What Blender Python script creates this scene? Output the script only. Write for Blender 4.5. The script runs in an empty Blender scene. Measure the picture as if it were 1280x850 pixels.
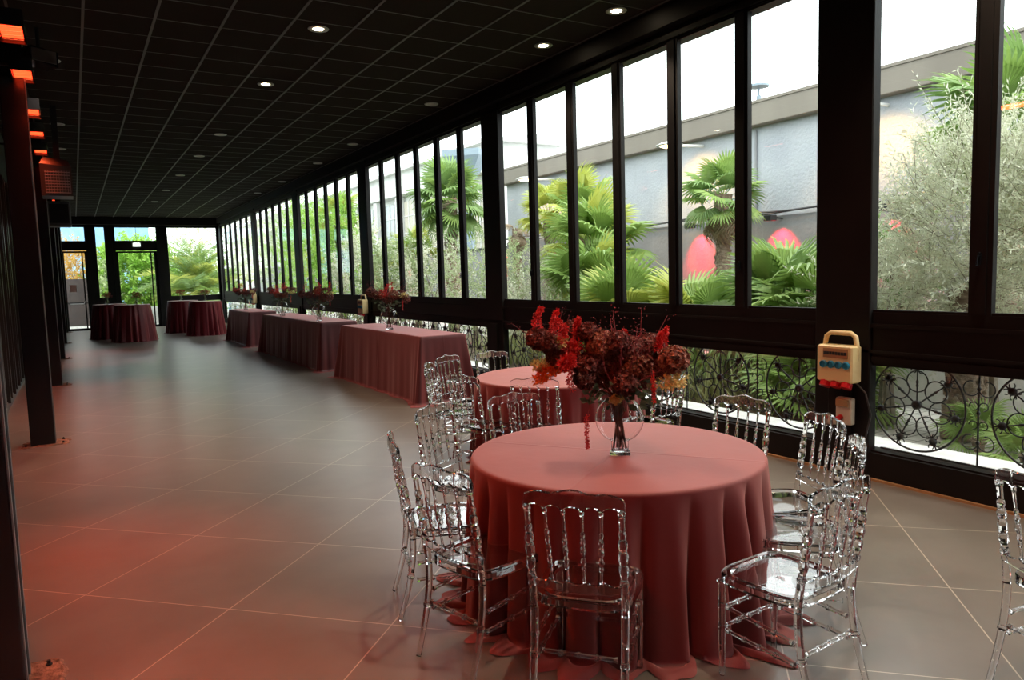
import bpy, math, random
import numpy as np
from mathutils import Matrix, Vector
PI = math.pi
C = bpy.context.scene.collection
scene = bpy.context.scene

# ------------------------------------------------------------------ camera
cam_d = bpy.data.cameras.new('camera'); cam = bpy.data.objects.new('camera', cam_d); C.objects.link(cam)
cam_d.sensor_width = 36; cam_d.lens = 915 / 1280 * 36; cam_d.clip_start = .05; cam_d.clip_end = 400
ROT = Matrix(((0.8580273, 0.070896, -0.5086874), (-0.5127954, 0.0626958, -0.8562185), (-0.0288099, 0.9955114, 0.0901498)))
cam.matrix_world = Matrix.Translation((0, 0, 1.74)) @ ROT.to_4x4()
scene.camera = cam
# ------------------------------------------------------------------ sky, exposure
world = bpy.data.worlds.new('overcast_sky'); scene.world = world; world.use_nodes = True
wn = world.node_tree; bg = wn.nodes['Background']
tc = wn.nodes.new('ShaderNodeTexCoord'); sep = wn.nodes.new('ShaderNodeSeparateXYZ'); rmp = wn.nodes.new('ShaderNodeValToRGB')
wn.links.new(tc.outputs['Generated'], sep.inputs[0]); wn.links.new(sep.outputs['Z'], rmp.inputs[0]); wn.links.new(rmp.outputs[0], bg.inputs['Color'])
rmp.color_ramp.elements[0].position = 0; rmp.color_ramp.elements[0].color = (.86, .92, .95, 1)
rmp.color_ramp.elements[1].position = .6; rmp.color_ramp.elements[1].color = (.97, .99, 1, 1)
bg.inputs['Strength'].default_value = SKY = 2.7
sun_d = bpy.data.lights.new('veiled_sun', 'SUN'); sun_d.energy = 1.4; sun_d.angle = .35; sun_d.color = (1, .97, .92)
sun = bpy.data.objects.new('veiled_sun', sun_d); C.objects.link(sun); sun.rotation_euler = (math.radians(42), 0, math.radians(20))
vs = scene.view_settings; vs.view_transform = 'Standard'; vs.look = 'None'; vs.gamma = 1; vs.use_curve_mapping = False; vs.exposure = 0.83
cy = scene.cycles; cy.max_bounces = 20; cy.transmission_bounces = 18; cy.glossy_bounces = 8; cy.diffuse_bounces = 4; cy.transparent_max_bounces = 40
cy.sample_clamp_indirect = 6

# ------------------------------------------------------------------ materials
def mat(name, col, rough=.5, metal=0, **kw):
    m = bpy.data.materials.new(name); m.use_nodes = True; b = m.node_tree.nodes['Principled BSDF']
    b.inputs['Base Color'].default_value = (*col, 1); b.inputs['Roughness'].default_value = rough; b.inputs['Metallic'].default_value = metal
    for k, v in kw.items(): b.inputs[k.replace('_', ' ')].default_value = v
    return m
def vary(m, col2, scale=6, detail=4, bump=0, bscale=None, fac=1.0, dist=.02, stretch=None):
    """noise between the base colour and col2, optional bump"""
    n = m.node_tree; b = n.nodes['Principled BSDF']; c1 = tuple(b.inputs['Base Color'].default_value)
    t = n.nodes.new('ShaderNodeTexCoord'); src = t.outputs['Object']
    if stretch:
        mp = n.nodes.new('ShaderNodeMapping'); mp.inputs['Scale'].default_value = stretch; n.links.new(src, mp.inputs[0]); src = mp.outputs[0]
    x = n.nodes.new('ShaderNodeTexNoise'); x.inputs['Scale'].default_value = scale; x.inputs['Detail'].default_value = detail; n.links.new(src, x.inputs['Vector'])
    r = n.nodes.new('ShaderNodeValToRGB'); r.color_ramp.elements[0].position = .35; r.color_ramp.elements[1].position = .68
    r.color_ramp.elements[0].color = c1; r.color_ramp.elements[1].color = (*col2, 1)
    n.links.new(x.outputs['Fac'], r.inputs[0]); n.links.new(r.outputs[0], b.inputs['Base Color'])
    if bump:
        y = n.nodes.new('ShaderNodeTexNoise'); y.inputs['Scale'].default_value = bscale or scale * 4; y.inputs['Detail'].default_value = 5; n.links.new(src, y.inputs['Vector'])
        bp = n.nodes.new('ShaderNodeBump'); bp.inputs['Strength'].default_value = bump; bp.inputs['Distance'].default_value = dist
        n.links.new(y.outputs['Fac'], bp.inputs['Height']); n.links.new(bp.outputs[0], b.inputs['Normal'])
    return m
def emis(name, col, s):
    m = mat(name, (0, 0, 0), .5); b = m.node_tree.nodes['Principled BSDF']
    b.inputs['Emission Color'].default_value = (*col, 1); b.inputs['Emission Strength'].default_value = s
    return m
def leafmat(name, c1, c2, scale=3, trans=.35, rough=.5):
    m = vary(mat(name, c1, rough), c2, scale, 3)
    n = m.node_tree; b = n.nodes['Principled BSDF']; out = n.nodes['Material Output']
    tr = n.nodes.new('ShaderNodeBsdfTranslucent'); mx = n.nodes.new('ShaderNodeMixShader'); mx.inputs[0].default_value = trans
    n.links.new(b.inputs['Base Color'].links[0].from_socket, tr.inputs['Color'])
    n.links.new(b.outputs[0], mx.inputs[1]); n.links.new(tr.outputs[0], mx.inputs[2]); n.links.new(mx.outputs[0], out.inputs['Surface'])
    return m
def thin_glass(name, tint, ior=1.5, rough=0.0):
    """single-surface window glass: clear transmission plus a Fresnel reflection"""
    m = bpy.data.materials.new(name); m.use_nodes = True; n = m.node_tree; n.nodes.remove(n.nodes['Principled BSDF']); out = n.nodes['Material Output']
    t = n.nodes.new('ShaderNodeBsdfTransparent'); t.inputs[0].default_value = (*tint, 1)
    g = n.nodes.new('ShaderNodeBsdfGlossy'); g.inputs['Roughness'].default_value = rough
    lw = n.nodes.new('ShaderNodeLayerWeight'); lw.inputs['Blend'].default_value = .5                 # Schlick reflectance, the same from both sides
    p = n.nodes.new('ShaderNodeMath'); p.operation = 'POWER'; n.links.new(lw.outputs['Facing'], p.inputs[0]); p.inputs[1].default_value = 5
    q = n.nodes.new('ShaderNodeMath'); q.operation = 'MULTIPLY_ADD'; n.links.new(p.outputs[0], q.inputs[0]); f0 = ((ior - 1) / (ior + 1)) ** 2; q.inputs[1].default_value = .5; q.inputs[2].default_value = f0
    mx = n.nodes.new('ShaderNodeMixShader'); n.links.new(q.outputs[0], mx.inputs[0]); n.links.new(t.outputs[0], mx.inputs[1]); n.links.new(g.outputs[0], mx.inputs[2])
    n.links.new(mx.outputs[0], out.inputs['Surface']); return m

M = {}
M['black'] = vary(mat('black_metal', (.0065, .0055, .0055), .52, Specular_IOR_Level=.2), (.010, .008, .0075), 3, 3)
M['blackgloss'] = mat('black_gloss_metal', (.008, .008, .010), .16)
M['iron'] = mat('wrought_iron', (.010, .010, .011), .5, .3)
M['ceil'] = vary(mat('dark_ceiling_tile', (.0125, .0085, .0065), .92, Specular_IOR_Level=.15), (.016, .011, .009), 60, 3, .15, 200, dist=.003)
M['grid'] = mat('ceiling_grid_metal', (.055, .05, .045), .45, 0)
M['pane'] = thin_glass('window_glass', (.93, .96, .95))
M['darkpane'] = mat('dark_glass', (.006, .006, .007), .04)
M['brownframe'] = mat('bronze_frame', (.045, .034, .030), .3, .4)
M['chair'] = mat('clear_polycarbonate', (1, .985, .985), .015, 0, Transmission_Weight=1.0, IOR=1.54)
M['vase'] = mat('clear_glass', (1, 1, 1), .0, 0, Transmission_Weight=1.0, IOR=1.45)
M['vasethin'] = thin_glass('blown_glass', (.985, .99, .99), 1.75)
M['white'] = mat('white_plastic', (.75, .75, .72), .4)
M['sill'] = vary(mat('white_stone_sill', (.72, .71, .68), .7), (.55, .54, .52), 5)
M['wood'] = vary(mat('pale_wood', (.42, .24, .11), .5), (.3, .16, .07), 8, stretch=(1, .1, 1))
M['beige'] = mat('cream_plastic', (.80, .62, .31), .4)
M['beige2'] = mat('grey_cream_plastic', (.55, .50, .40), .45)
M['blue'] = mat('blue_socket_plastic', (.02, .22, .36), .35)
M['red'] = mat('red_socket_plastic', (.55, .01, .015), .3)
M['darkgrey'] = mat('charcoal_plastic', (.03, .03, .032), .4)
M['steel'] = mat('brushed_steel', (.5, .5, .5), .35, 1)
M['silver'] = mat('silver_paint', (.45, .45, .44), .4, .5)
M['steelstrip'] = mat('grey_seal', (.12, .12, .12), .5)
M['plate'] = vary(mat('rough_mortar', (.26, .15, .09), .8), (.06, .035, .02), 22, 5, .8, 40, dist=.02)
M['wallgrey'] = vary(mat('grey_render', (.37, .39, .43), .9), (.44, .46, .49), 1.2, 8, .6, 18, dist=.03)
M['wallgrey2'] = vary(mat('lower_render', (.22, .22, .235), .9), (.30, .30, .31), 1.0, 8, .4, 14, dist=.03)
M['fascia'] = vary(mat('taupe_fascia', (.165, .140, .112), .6), (.205, .176, .142), 1.2, 5, stretch=(1, 1, .15))
M['concrete'] = vary(mat('pale_concrete', (.72, .72, .70), .9), (.55, .55, .53), .6, 8, .2, 6)
M['stainconcrete'] = vary(mat('weathered_concrete', (.78, .78, .75), .9), (.42, .42, .42), 1.2, 8, stretch=(1, 1, .22))
M['bglass'] = mat('building_glass', (.42, .45, .48), .25)
M['bglasswarm'] = mat('building_glass_warm', (.50, .46, .38), .4)
M['slate'] = mat('slate_roof', (.22, .28, .33), .5)
M['bluemetal'] = vary(mat('blue_sheet_metal', (.16, .33, .50), .5), (.22, .42, .58), 3)
M['trunk'] = vary(mat('palm_bark', (.16, .11, .075), .95), (.34, .26, .19), 14, 6, .9, 25, dist=.04, stretch=(1, 1, 1.8))
M['stem'] = mat('green_stem', (.12, .16, .06), .5)
M['bark'] = vary(mat('olive_bark', (.20, .17, .13), .9), (.32, .28, .22), 12)
M['soil'] = vary(mat('garden_soil', (.10, .075, .05), .95), (.2, .16, .11), 9)
M['fanleaf'] = leafmat('fan_palm_leaf', (.19, .31, .07), (.33, .46, .13), 2)
M['fanleaf2'] = leafmat('fan_palm_leaf_yellow', (.34, .42, .07), (.50, .52, .12), 2)
M['fanleaf3'] = leafmat('fan_palm_leaf_dark', (.14, .24, .07), (.24, .36, .12), 2)
M['dryleaf'] = leafmat('dry_palm_leaf', (.26, .19, .12), (.36, .28, .18), 2)
M['olive'] = leafmat('olive_leaf', (.55, .57, .40), (.78, .79, .64), 4, .3)
M['hedge'] = leafmat('hedge_leaf', (.34, .44, .20), (.52, .58, .34), 3)
M['bright'] = leafmat('bright_leaf', (.20, .40, .05), (.40, .60, .12), 2, .45)
M['autumn'] = leafmat('autumn_leaf', (.50, .30, .06), (.62, .42, .12), 2, .4)
M['euc'] = leafmat('eucalyptus_leaf', (.06, .09, .045), (.13, .16, .09), 30)
M['hyd'] = leafmat('hydrangea_petal', (.060, .006, .010), (.36, .105, .075), 110, .2)
M['hyd2'] = leafmat('hydrangea_petal_rust', (.13, .014, .014), (.55, .20, .11), 110, .25)
M['redsp'] = leafmat('red_plume', (.62, .02, .025), (.80, .06, .05), 40, .25)
M['orange'] = leafmat('orange_plume', (.90, .13, .012), (.92, .26, .02), 40, .25)
M['yellow'] = leafmat('yellow_petal', (.75, .58, .20), (.88, .78, .38), 40, .25)
M['twig'] = mat('burgundy_twig', (.30, .04, .05), .6)
M['stemred'] = mat('brown_flower_stem', (.13, .05, .025), .5)
M['tuft'] = leafmat('grass_blade', (.36, .42, .16), (.56, .57, .30), 5)
M['notice'] = vary(mat('pink_notice_paper', (.62, .34, .30), .7), (.42, .13, .12), 60)
M['gate'] = vary(mat('dark_gate', (.03, .022, .020), .5), (.05, .035, .03), 3)

# floor: diagonal large-format tiles with pale joints
def floor_material():
    m = mat('diagonal_floor_tiles', (.1, .08, .06), .27); n = m.node_tree; b = n.nodes['Principled BSDF']; L = n.links.new
    def math_(op, a, v=None, c=None):
        k = n.nodes.new('ShaderNodeMath'); k.operation = op
        for i, q in enumerate((a, v, c)):
            if q is None: continue
            if isinstance(q, (int, float)): k.inputs[i].default_value = q
            else: L(q, k.inputs[i])
        return k.outputs[0]
    t = n.nodes.new('ShaderNodeTexCoord'); s = n.nodes.new('ShaderNodeSeparateXYZ'); L(t.outputs['Object'], s.inputs[0])
    X, Y = s.outputs['X'], s.outputs['Y']; r2 = 2 ** -.5
    u = math_('DIVIDE', math_('SUBTRACT', math_('MULTIPLY', math_('SUBTRACT', Y, X), r2), 1.50), .933)
    v = math_('DIVIDE', math_('SUBTRACT', math_('MULTIPLY', math_('ADD', Y, X), r2), 3.27), .955)
    def line(q): return math_('ABSOLUTE', math_('SUBTRACT', q, math_('ROUND', q)))
    d = math_('MINIMUM', line(u), line(v))
    g = math_('LESS_THAN', d, .0032)
    cmb = n.nodes.new('ShaderNodeCombineXYZ'); L(math_('FLOOR', u), cmb.inputs[0]); L(math_('FLOOR', v), cmb.inputs[1])
    wnz = n.nodes.new('ShaderNodeTexWhiteNoise'); L(cmb.outputs[0], wnz.inputs['Vector'])
    nz = n.nodes.new('ShaderNodeTexNoise'); nz.inputs['Scale'].default_value = 2.2; nz.inputs['Detail'].default_value = 4; nz.inputs['Roughness'].default_value = .55; L(t.outputs['Object'], nz.inputs['Vector'])
    rp = n.nodes.new('ShaderNodeValToRGB'); rp.color_ramp.elements[0].position = .15; rp.color_ramp.elements[1].position = .85
    rp.color_ramp.elements[0].color = (.140, .116, .095, 1); rp.color_ramp.elements[1].color = (.235, .205, .175, 1)
    L(math_('ADD', math_('MULTIPLY', nz.outputs['Fac'], .85), math_('MULTIPLY', wnz.outputs['Value'], .12)), rp.inputs[0])
    mx = n.nodes.new('ShaderNodeMix'); mx.data_type = 'RGBA'; L(g, mx.inputs[0]); L(rp.outputs[0], mx.inputs[6]); mx.inputs[7].default_value = (.55, .48, .38, 1)
    L(mx.outputs[2], b.inputs['Base Color'])
    L(math_('ADD', math_('MULTIPLY', nz.outputs['Fac'], .03), .282), b.inputs['Roughness'])
    b.inputs['Specular IOR Level'].default_value = 1.0
    return m
M['floor'] = floor_material()
def paving_material():
    m = vary(mat('pale_paving', (.60, .58, .54), .85), (.48, .46, .43), 2, 6); n = m.node_tree; b = n.nodes['Principled BSDF']
    t = n.nodes.new('ShaderNodeTexCoord'); br = n.nodes.new('ShaderNodeTexBrick'); br.inputs['Scale'].default_value = 1.6; br.inputs['Mortar Size'].default_value = .018
    n.links.new(t.outputs['Object'], br.inputs['Vector']); src = b.inputs['Base Color'].links[0].from_socket
    mx = n.nodes.new('ShaderNodeMix'); mx.data_type = 'RGBA'; n.links.new(br.outputs['Fac'], mx.inputs[0]); n.links.new(src, mx.inputs[6]); mx.inputs[7].default_value = (.25, .24, .22, 1)
    n.links.new(mx.outputs[2], b.inputs['Base Color']); return m
M['paving'] = paving_material()
def cloth_material(name, c1, c2, crease=True, r=.42):
    """two-tone taffeta: the weft shows at grazing angles, pressed fold lines, fine slub"""
    m = mat(name, c1, r, 0, Sheen_Weight=.22, Sheen_Roughness=.35, Specular_IOR_Level=.35); n = m.node_tree; b = n.nodes['Principled BSDF']; L = n.links.new
    b.inputs['Sheen Tint'].default_value = (.95, .62, .62, 1)
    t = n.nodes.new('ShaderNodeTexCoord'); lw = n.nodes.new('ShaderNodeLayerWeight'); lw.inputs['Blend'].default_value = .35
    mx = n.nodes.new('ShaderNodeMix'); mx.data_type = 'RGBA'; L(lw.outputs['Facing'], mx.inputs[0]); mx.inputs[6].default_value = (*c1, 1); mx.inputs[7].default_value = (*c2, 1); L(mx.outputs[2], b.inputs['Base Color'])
    nz = n.nodes.new('ShaderNodeTexNoise'); nz.inputs['Scale'].default_value = 260; L(t.outputs['Object'], nz.inputs['Vector'])
    n2 = n.nodes.new('ShaderNodeTexNoise'); n2.inputs['Scale'].default_value = 5; n2.inputs['Detail'].default_value = 3; L(t.outputs['Object'], n2.inputs['Vector'])
    a = n.nodes.new('ShaderNodeMath'); a.operation = 'MULTIPLY_ADD'; L(nz.outputs['Fac'], a.inputs[0]); a.inputs[1].default_value = .05
    k = n.nodes.new('ShaderNodeMath'); k.operation = 'MULTIPLY'; L(n2.outputs['Fac'], k.inputs[0]); k.inputs[1].default_value = 1.2; L(k.outputs[0], a.inputs[2]); h = a.outputs[0]
    if crease:
        s = n.nodes.new('ShaderNodeSeparateXYZ'); L(t.outputs['Object'], s.inputs[0])
        for ax in 'XY':
            q = n.nodes.new('ShaderNodeMath'); q.operation = 'ABSOLUTE'; L(s.outputs[ax], q.inputs[0])
            w = n.nodes.new('ShaderNodeMapRange'); w.inputs['From Min'].default_value = 0; w.inputs['From Max'].default_value = .012; w.inputs['To Min'].default_value = .8; w.inputs['To Max'].default_value = 0; L(q.outputs[0], w.inputs['Value'])
            ad = n.nodes.new('ShaderNodeMath'); ad.operation = 'ADD'; L(h, ad.inputs[0]); L(w.outputs[0], ad.inputs[1]); h = ad.outputs[0]
    bp = n.nodes.new('ShaderNodeBump'); bp.inputs['Strength'].default_value = .35; bp.inputs['Distance'].default_value = .008; L(h, bp.inputs['Height']); L(bp.outputs[0], b.inputs['Normal'])
    return m
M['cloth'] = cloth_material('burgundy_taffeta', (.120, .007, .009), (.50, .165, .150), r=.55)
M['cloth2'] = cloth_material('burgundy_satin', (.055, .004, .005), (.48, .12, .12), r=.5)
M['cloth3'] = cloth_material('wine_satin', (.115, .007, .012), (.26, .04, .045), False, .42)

# ------------------------------------------------------------------ mesh helpers
class MB:
    def __init__(s): s.v = []; s.f = []; s.n = 0
    def add(s, v, f):
        v = np.asarray(v, dtype=float).reshape(-1, 3); s.v.append(v); s.f.extend([tuple(i + s.n for i in q) for q in f]); s.n += len(v); return s
    def addq(s, v, f):           # big numpy chunks, f an (n,4) array
        s.v.append(v.reshape(-1, 3)); s.f.extend(map(tuple, (f + s.n).tolist())); s.n += len(v.reshape(-1, 3)); return s
    def box(s, x0, x1, y0, y1, z0, z1, bev=0):
        if bev:
            o = []
            for z, e in ((z0, bev), (z0 + bev, 0), (z1 - bev, 0), (z1, bev)):
                a, b_, c, d = x0 + e, x1 - e, y0 + e, y1 - e; q = bev - e * .0
                o += [(a + bev, c, z), (b_ - bev, c, z), (b_, c + bev, z), (b_, d - bev, z), (b_ - bev, d, z), (a + bev, d, z), (a, d - bev, z), (a, c + bev, z)]
            f = [tuple(range(7, -1, -1)), tuple(range(24, 32))]
            for k in range(3):
                for i in range(8): f.append((k * 8 + i, k * 8 + (i + 1) % 8, k * 8 + 8 + (i + 1) % 8, k * 8 + 8 + i))
            return s.add(o, f)
        v = [(x0, y0, z0), (x1, y0, z0), (x1, y1, z0), (x0, y1, z0), (x0, y0, z1), (x1, y0, z1), (x1, y1, z1), (x0, y1, z1)]
        return s.add(v, [(3, 2, 1, 0), (4, 5, 6, 7), (0, 1, 5, 4), (1, 2, 6, 5), (2, 3, 7, 6), (3, 0, 4, 7)])
    def tube(s, pts, rad, n=8, cap=True, closed=False):
        P = [Vector(p) for p in pts]; m = len(P); rad = [rad] * m if isinstance(rad, (int, float)) else rad
        up = None; v = []
        for i, p in enumerate(P):
            a = P[(i - 1) % m] if (closed or i > 0) else p; b_ = P[(i + 1) % m] if (closed or i < m - 1) else p
            t = (b_ - a); t = t.normalized() if t.length > 1e-9 else Vector((0, 0, 1))
            if up is None: up = Vector((0, 0, 1)) if abs(t.z) < .9 else Vector((1, 0, 0))
            x = up.cross(t); x = x.normalized() if x.length > 1e-6 else t.orthogonal().normalized(); y = t.cross(x); up = y
            for k in range(n):
                w = 2 * PI * k / n; v.append(p + x * (rad[i] * math.cos(w)) + y * (rad[i] * math.sin(w)))
        f = []
        for i in range(m if closed else m - 1):
            j = (i + 1) % m
            for k in range(n): f.append((i * n + k, i * n + (k + 1) % n, j * n + (k + 1) % n, j * n + k))
        if cap and not closed: f += [tuple(range(n - 1, -1, -1)), tuple(range((m - 1) * n, m * n))]
        return s.add([tuple(q) for q in v], f)
    def lathe(s, prof, n=24, o=(0, 0, 0), sx=1, sy=1, cap=(True, True)):
        v = [(o[0] + r * sx * math.cos(2 * PI * k / n), o[1] + r * sy * math.sin(2 * PI * k / n), o[2] + z) for r, z in prof for k in range(n)]
        f = [(i * n + k, i * n + (k + 1) % n, (i + 1) * n + (k + 1) % n, (i + 1) * n + k) for i in range(len(prof) - 1) for k in range(n)]
        if cap[0]: f.append(tuple(range(n - 1, -1, -1)))
        if cap[1]: f.append(tuple(range((len(prof) - 1) * n, len(prof) * n)))
        return s.add(v, f)
    def grid(s, V, wrap=False):   # V: rows x cols x 3
        V = np.asarray(V, float); r, c = V.shape[:2]; f = []
        for i in range(r - 1):
            for j in range(c if wrap else c - 1): f.append((i * c + j, i * c + (j + 1) % c, (i + 1) * c + (j + 1) % c, (i + 1) * c + j))
        return s.add(V.reshape(-1, 3), f)
    def build(s, name, m, parent=None, smooth=False, loc=None, fix=False):
        me = bpy.data.meshes.new(name); V = np.concatenate(s.v) if s.v else np.zeros((0, 3))
        me.from_pydata(V.tolist(), [], s.f); me.materials.append(m)
        if fix:
            import bmesh
            bm = bmesh.new(); bm.from_mesh(me); bmesh.ops.recalc_face_normals(bm, faces=bm.faces); bm.to_mesh(me); bm.free()
        if smooth: me.polygons.foreach_set('use_smooth', [True] * len(me.polygons))
        me.update(); o = bpy.data.objects.new(name, me); C.objects.link(o)
        if parent is not None: o.parent = parent
        if loc: o.location = loc
        return o
def empty(name, loc=(0, 0, 0), rz=0):
    o = bpy.data.objects.new(name, None); C.objects.link(o); o.location = loc; o.rotation_euler = (0, 0, rz); o.empty_display_size = .1; return o
def tag(o, label, cat=None, group=None, kind=None):
    if label: o['label'] = label
    if cat: o['category'] = cat
    if group: o['group'] = group
    if kind: o['kind'] = kind
    return o
def dup(root, loc, rz=None, label=None, group=None, scale=None):
    def cp(o, par):
        c = o.copy(); C.objects.link(c)
        if par is not None: c.parent = par
        for ch in list(o.children): cp(ch, c)
        return c
    r = cp(root, None); r.location = loc
    if rz is not None: r.rotation_euler = (0, 0, rz)
    if label: r['label'] = label
    if group: r['group'] = group
    if scale: r.scale = (scale,) * 3 if isinstance(scale, (int, float)) else scale
    return r
def struct(o, label=None): o['kind'] = 'structure'; return tag(o, label) if label else o

# ------------------------------------------------------------------ room shell
XW = 5.437                    # inner face of the glazed wall on the right
YE = 33.2                     # end wall
ZC = 4.41                     # ceiling
PY = [-13.13, -7.49, -1.85, 3.78, 9.6, 15.2, 20.7, 26.3, 33.0]     # pillar centres along both long walls
PH = .25
struct(MB().box(-1.2, XW + .1, -13.4, YE + .1, -.12, 0).build('floor', M['floor']), 'brown-grey diagonal stone tile floor with pale joints')
ceiling = struct(MB().box(-1.2, XW + .3, -13.4, YE + .3, ZC, ZC + .2).build('ceiling', M['ceil']), 'black suspended tile ceiling')
g = MB(); x = .267
gx = [x + .627 * k for k in range(-2, 9)]
for q in gx: g.box(q - .013, q + .013, -13.2, YE - .05, ZC - .006, ZC + .001)
g.build('grid_rail', M['grid'], ceiling)['kind'] = 'stuff'
g = MB(); y = 7.78 - .602 * 34
while y < YE - .1:
    g.box(-1.1, XW - .1, y - .008, y + .008, ZC - .004, ZC + .001); y += .602
g.build('grid_cross_rail', M['grid'], ceiling)['kind'] = 'stuff'

# right glazed wall: beams and skirting in one frame, each pillar its own part
wr = MB()
wr.box(XW - .02, XW + .2, -13.3, YE, 0, .222)                 # bottom beam
wr.box(XW, XW + .2, -13.3, YE, .941, 1.352)                     # middle beam
wr.box(XW - .022, XW + .04, -13.3, YE, 1.232, 1.262)            # ledges on the middle beam
wr.box(XW - .03, XW + .04, -13.3, YE, 1.03, 1.05)
wr.box(XW - .012, XW + .1, -13.3, YE, .96, 1.0)
wr.box(XW, XW + .2, -13.3, YE, 4.075, ZC)                       # top beam
wr.box(XW - .11, XW + .04, -13.3, YE, 4.20, ZC - .002)          # soffit box
wr.box(XW - .03, XW + .04, -13.3, YE, 4.09, 4.14)
wall_right = struct(wr.build('wall_right', M['black']), 'long black metal framed glazed wall')
for y in PY:
    p = MB(); p.box(XW - .03, XW + .07, y - PH, y + PH, .001, ZC - .21, .008)
    p.box(XW - .06, XW - .025, y - .10, y + .10, .002, 1.0, .006)
    p.build('pillar', M['black'], wall_right)
sk = MB(); sk.box(XW - .045, XW - .02, -13.2, YE - .1, 0, .018); struct(sk.build('baseboard_right', M['wood']))
struct(MB().box(XW + .2, XW + .62, -13.3, YE, .05, .20).build('trim_1', M['sill']), 'white stone sill outside the low windows')

handle = MB(); handle.box(-.016, -.0, -.012, .012, -.045, .045, .004); handle.tube([(-.02, 0, .02), (-.035, 0, .02), (-.04, 0, -.05)], .007, 6)
n_win = 0
for b in range(len(PY) - 1):
    y0, y1 = PY[b] + PH, PY[b + 1] - PH; m = .155; gl = (y1 - y0 - 5 * m) / 6
    n_win += 1
    f = MB(); xa, xb = XW + .0, XW + .055
    for k in range(5):
        yy = y0 + gl * (k + 1) + m * k
        f.box(xa, xb, yy, yy + m, 1.352, 4.075)
        f.box(xa - .014, xa + .01, yy + .035, yy + m - .035, 1.36, 4.07)
    f.box(xa + .01, xb, y0, y1, 1.352, 1.372); f.box(xa + .01, xb, y0, y1, 4.055, 4.075)
    w = struct(f.build('window_%d' % n_win, M['black']), 'tall black framed window bay')
    for k in range(6):
        yy = y0 + (gl + m) * k
        MB().box(xa + .022, xa + .028, yy - .01, yy + gl + .01, 1.36, 4.07).build('pane', M['pane'], w)
    if b >= 2:
        for k in (0, 2, 4):
            handle.build('window_handle', M['blackgloss'], w, loc=(xa - .014, y0 + gl * (k + 1) + m * k + m / 2, 1.75))
    n_win += 1
    f = MB(); f.box(xa + .012, xb, y0, y1, .222, .236); f.box(xa + .012, xb, y0, y1, .927, .941)
    w = struct(f.build('window_%d' % n_win, M['black']), 'low window pane under the middle beam')
    MB().box(xa + .03, xa + .036, y0 - .01, y1 + .01, .225, .94).build('pane', M['pane'], w)

# wrought iron grilles outside the low windows
def circle(c, r, n=36, x=0, a0=0, a1=2 * PI):
    return [(x, c[0] + r * math.cos(a0 + (a1 - a0) * i / n), c[1] + r * math.sin(a0 + (a1 - a0) * i / n)) for i in range(n + (0 if abs(a1 - a0 - 2 * PI) < 1e-6 else 1))]
def wheel_mb():
    w = MB(); w.tube(circle((0, 0), .365, 56), .0085, 6, closed=True)
    w.lathe([(.012, -.03), (.034, -.02), (.038, 0), (.034, .02), (.012, .03)], 12)      # hub (turned below)
    v = w.v[-1]; v[:] = v[:, [2, 1, 0]]
    for k in range(7):
        a = PI / 2 + k * 2 * PI / 7; c, s = math.cos(a), math.sin(a)
        w.tube([(0, c * r, s * r) for r in (.03, .14, .15, .165, .18, .20, .36)], [.006, .007, .013, .008, .013, .006, .006], 6)
        w.tube(circle((c * .185, s * .185), .083, 26), .0055, 5, closed=True)
    return w
def rosette_mb():
    w = MB(); w.lathe([(.01, -.022), (.028, -.012), (.03, 0), (.028, .012), (.01, .022)], 10); v = w.v[-1]; v[:] = v[:, [2, 1, 0]]
    for k in range(4):
        a = PI / 4 + k * PI / 2; cx, cz = math.cos(a) * .042, math.sin(a) * .042
        w.tube(circle((cx, cz), .02, 14, a0=a + .6, a1=a + 2 * PI - .9), .0045, 5)
    return w
def scroll_mb():
    w = MB(); w.tube([(0, 0, -.40), (0, 0, .34)], .0075, 6)
    for s in (-1, 1):
        for zc in (-.22, .18):
            w.tube(circle((s * .055, zc), .055, 22, a0=(PI if s > 0 else 0), a1=(PI if s > 0 else 0) + s * 1.55 * PI), .005, 5)
            w.tube(circle((s * .035, zc + .13 * (1 if zc < 0 else -1)), .03, 16, a0=0, a1=1.5 * PI), .0045, 5)
    for zc in (-.22, 0, .18): w.lathe([(.006, zc - .02), (.016, zc), (.006, zc + .02)], 10)
    return w
whl = wheel_mb().build('wheel', M['iron'], None, True); ros = rosette_mb().build('rosette', M['iron'], None, True); scr = scroll_mb().build('scroll_bar', M['iron'], None, True)
PLACES = {2: 'nearest the camera, right of the socket box pillar', 3: 'behind the front round table, left of the socket box pillar', 4: 'beside the first draped buffet table', 5: 'behind the middle buffet table',
          6: 'behind the farthest buffet table', 7: 'at the far corner by the end wall'}
for b in range(2, 8):
    y0, y1 = PY[b] + PH, PY[b + 1] - PH; L = PY[b + 1] - PY[b]
    gr = empty('iron_grille', (XW + .145, PY[b], 0)); tag(gr, 'black iron wheel grille, ' + PLACES[b], 'grille', 'wrought iron grilles under the windows')
    fr = MB(); fr.box(-.008, .008, PH, L - PH, .229, .243); fr.box(-.008, .008, PH, L - PH, .92, .934); fr.build('frame', M['iron'], gr)
    sp = (L - 1.08) / 5
    for k in range(6):
        w = whl.copy(); C.objects.link(w); w.parent = gr; w.location = (0, .54 + sp * k, .63)
        if b <= 4:
            for q in range(7):
                a = PI / 2 + q * 2 * PI / 7; r = ros.copy(); C.objects.link(r); r.parent = w; r.location = (0, math.cos(a) * .30, math.sin(a) * .30); r.rotation_euler = (a, 0, 0)
        if k < 5:
            s_ = scr.copy(); C.objects.link(s_); s_.parent = gr; s_.location = (0, .54 + sp * (k + .5), .63)
for o in (whl, ros, scr): bpy.data.objects.remove(o)

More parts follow.
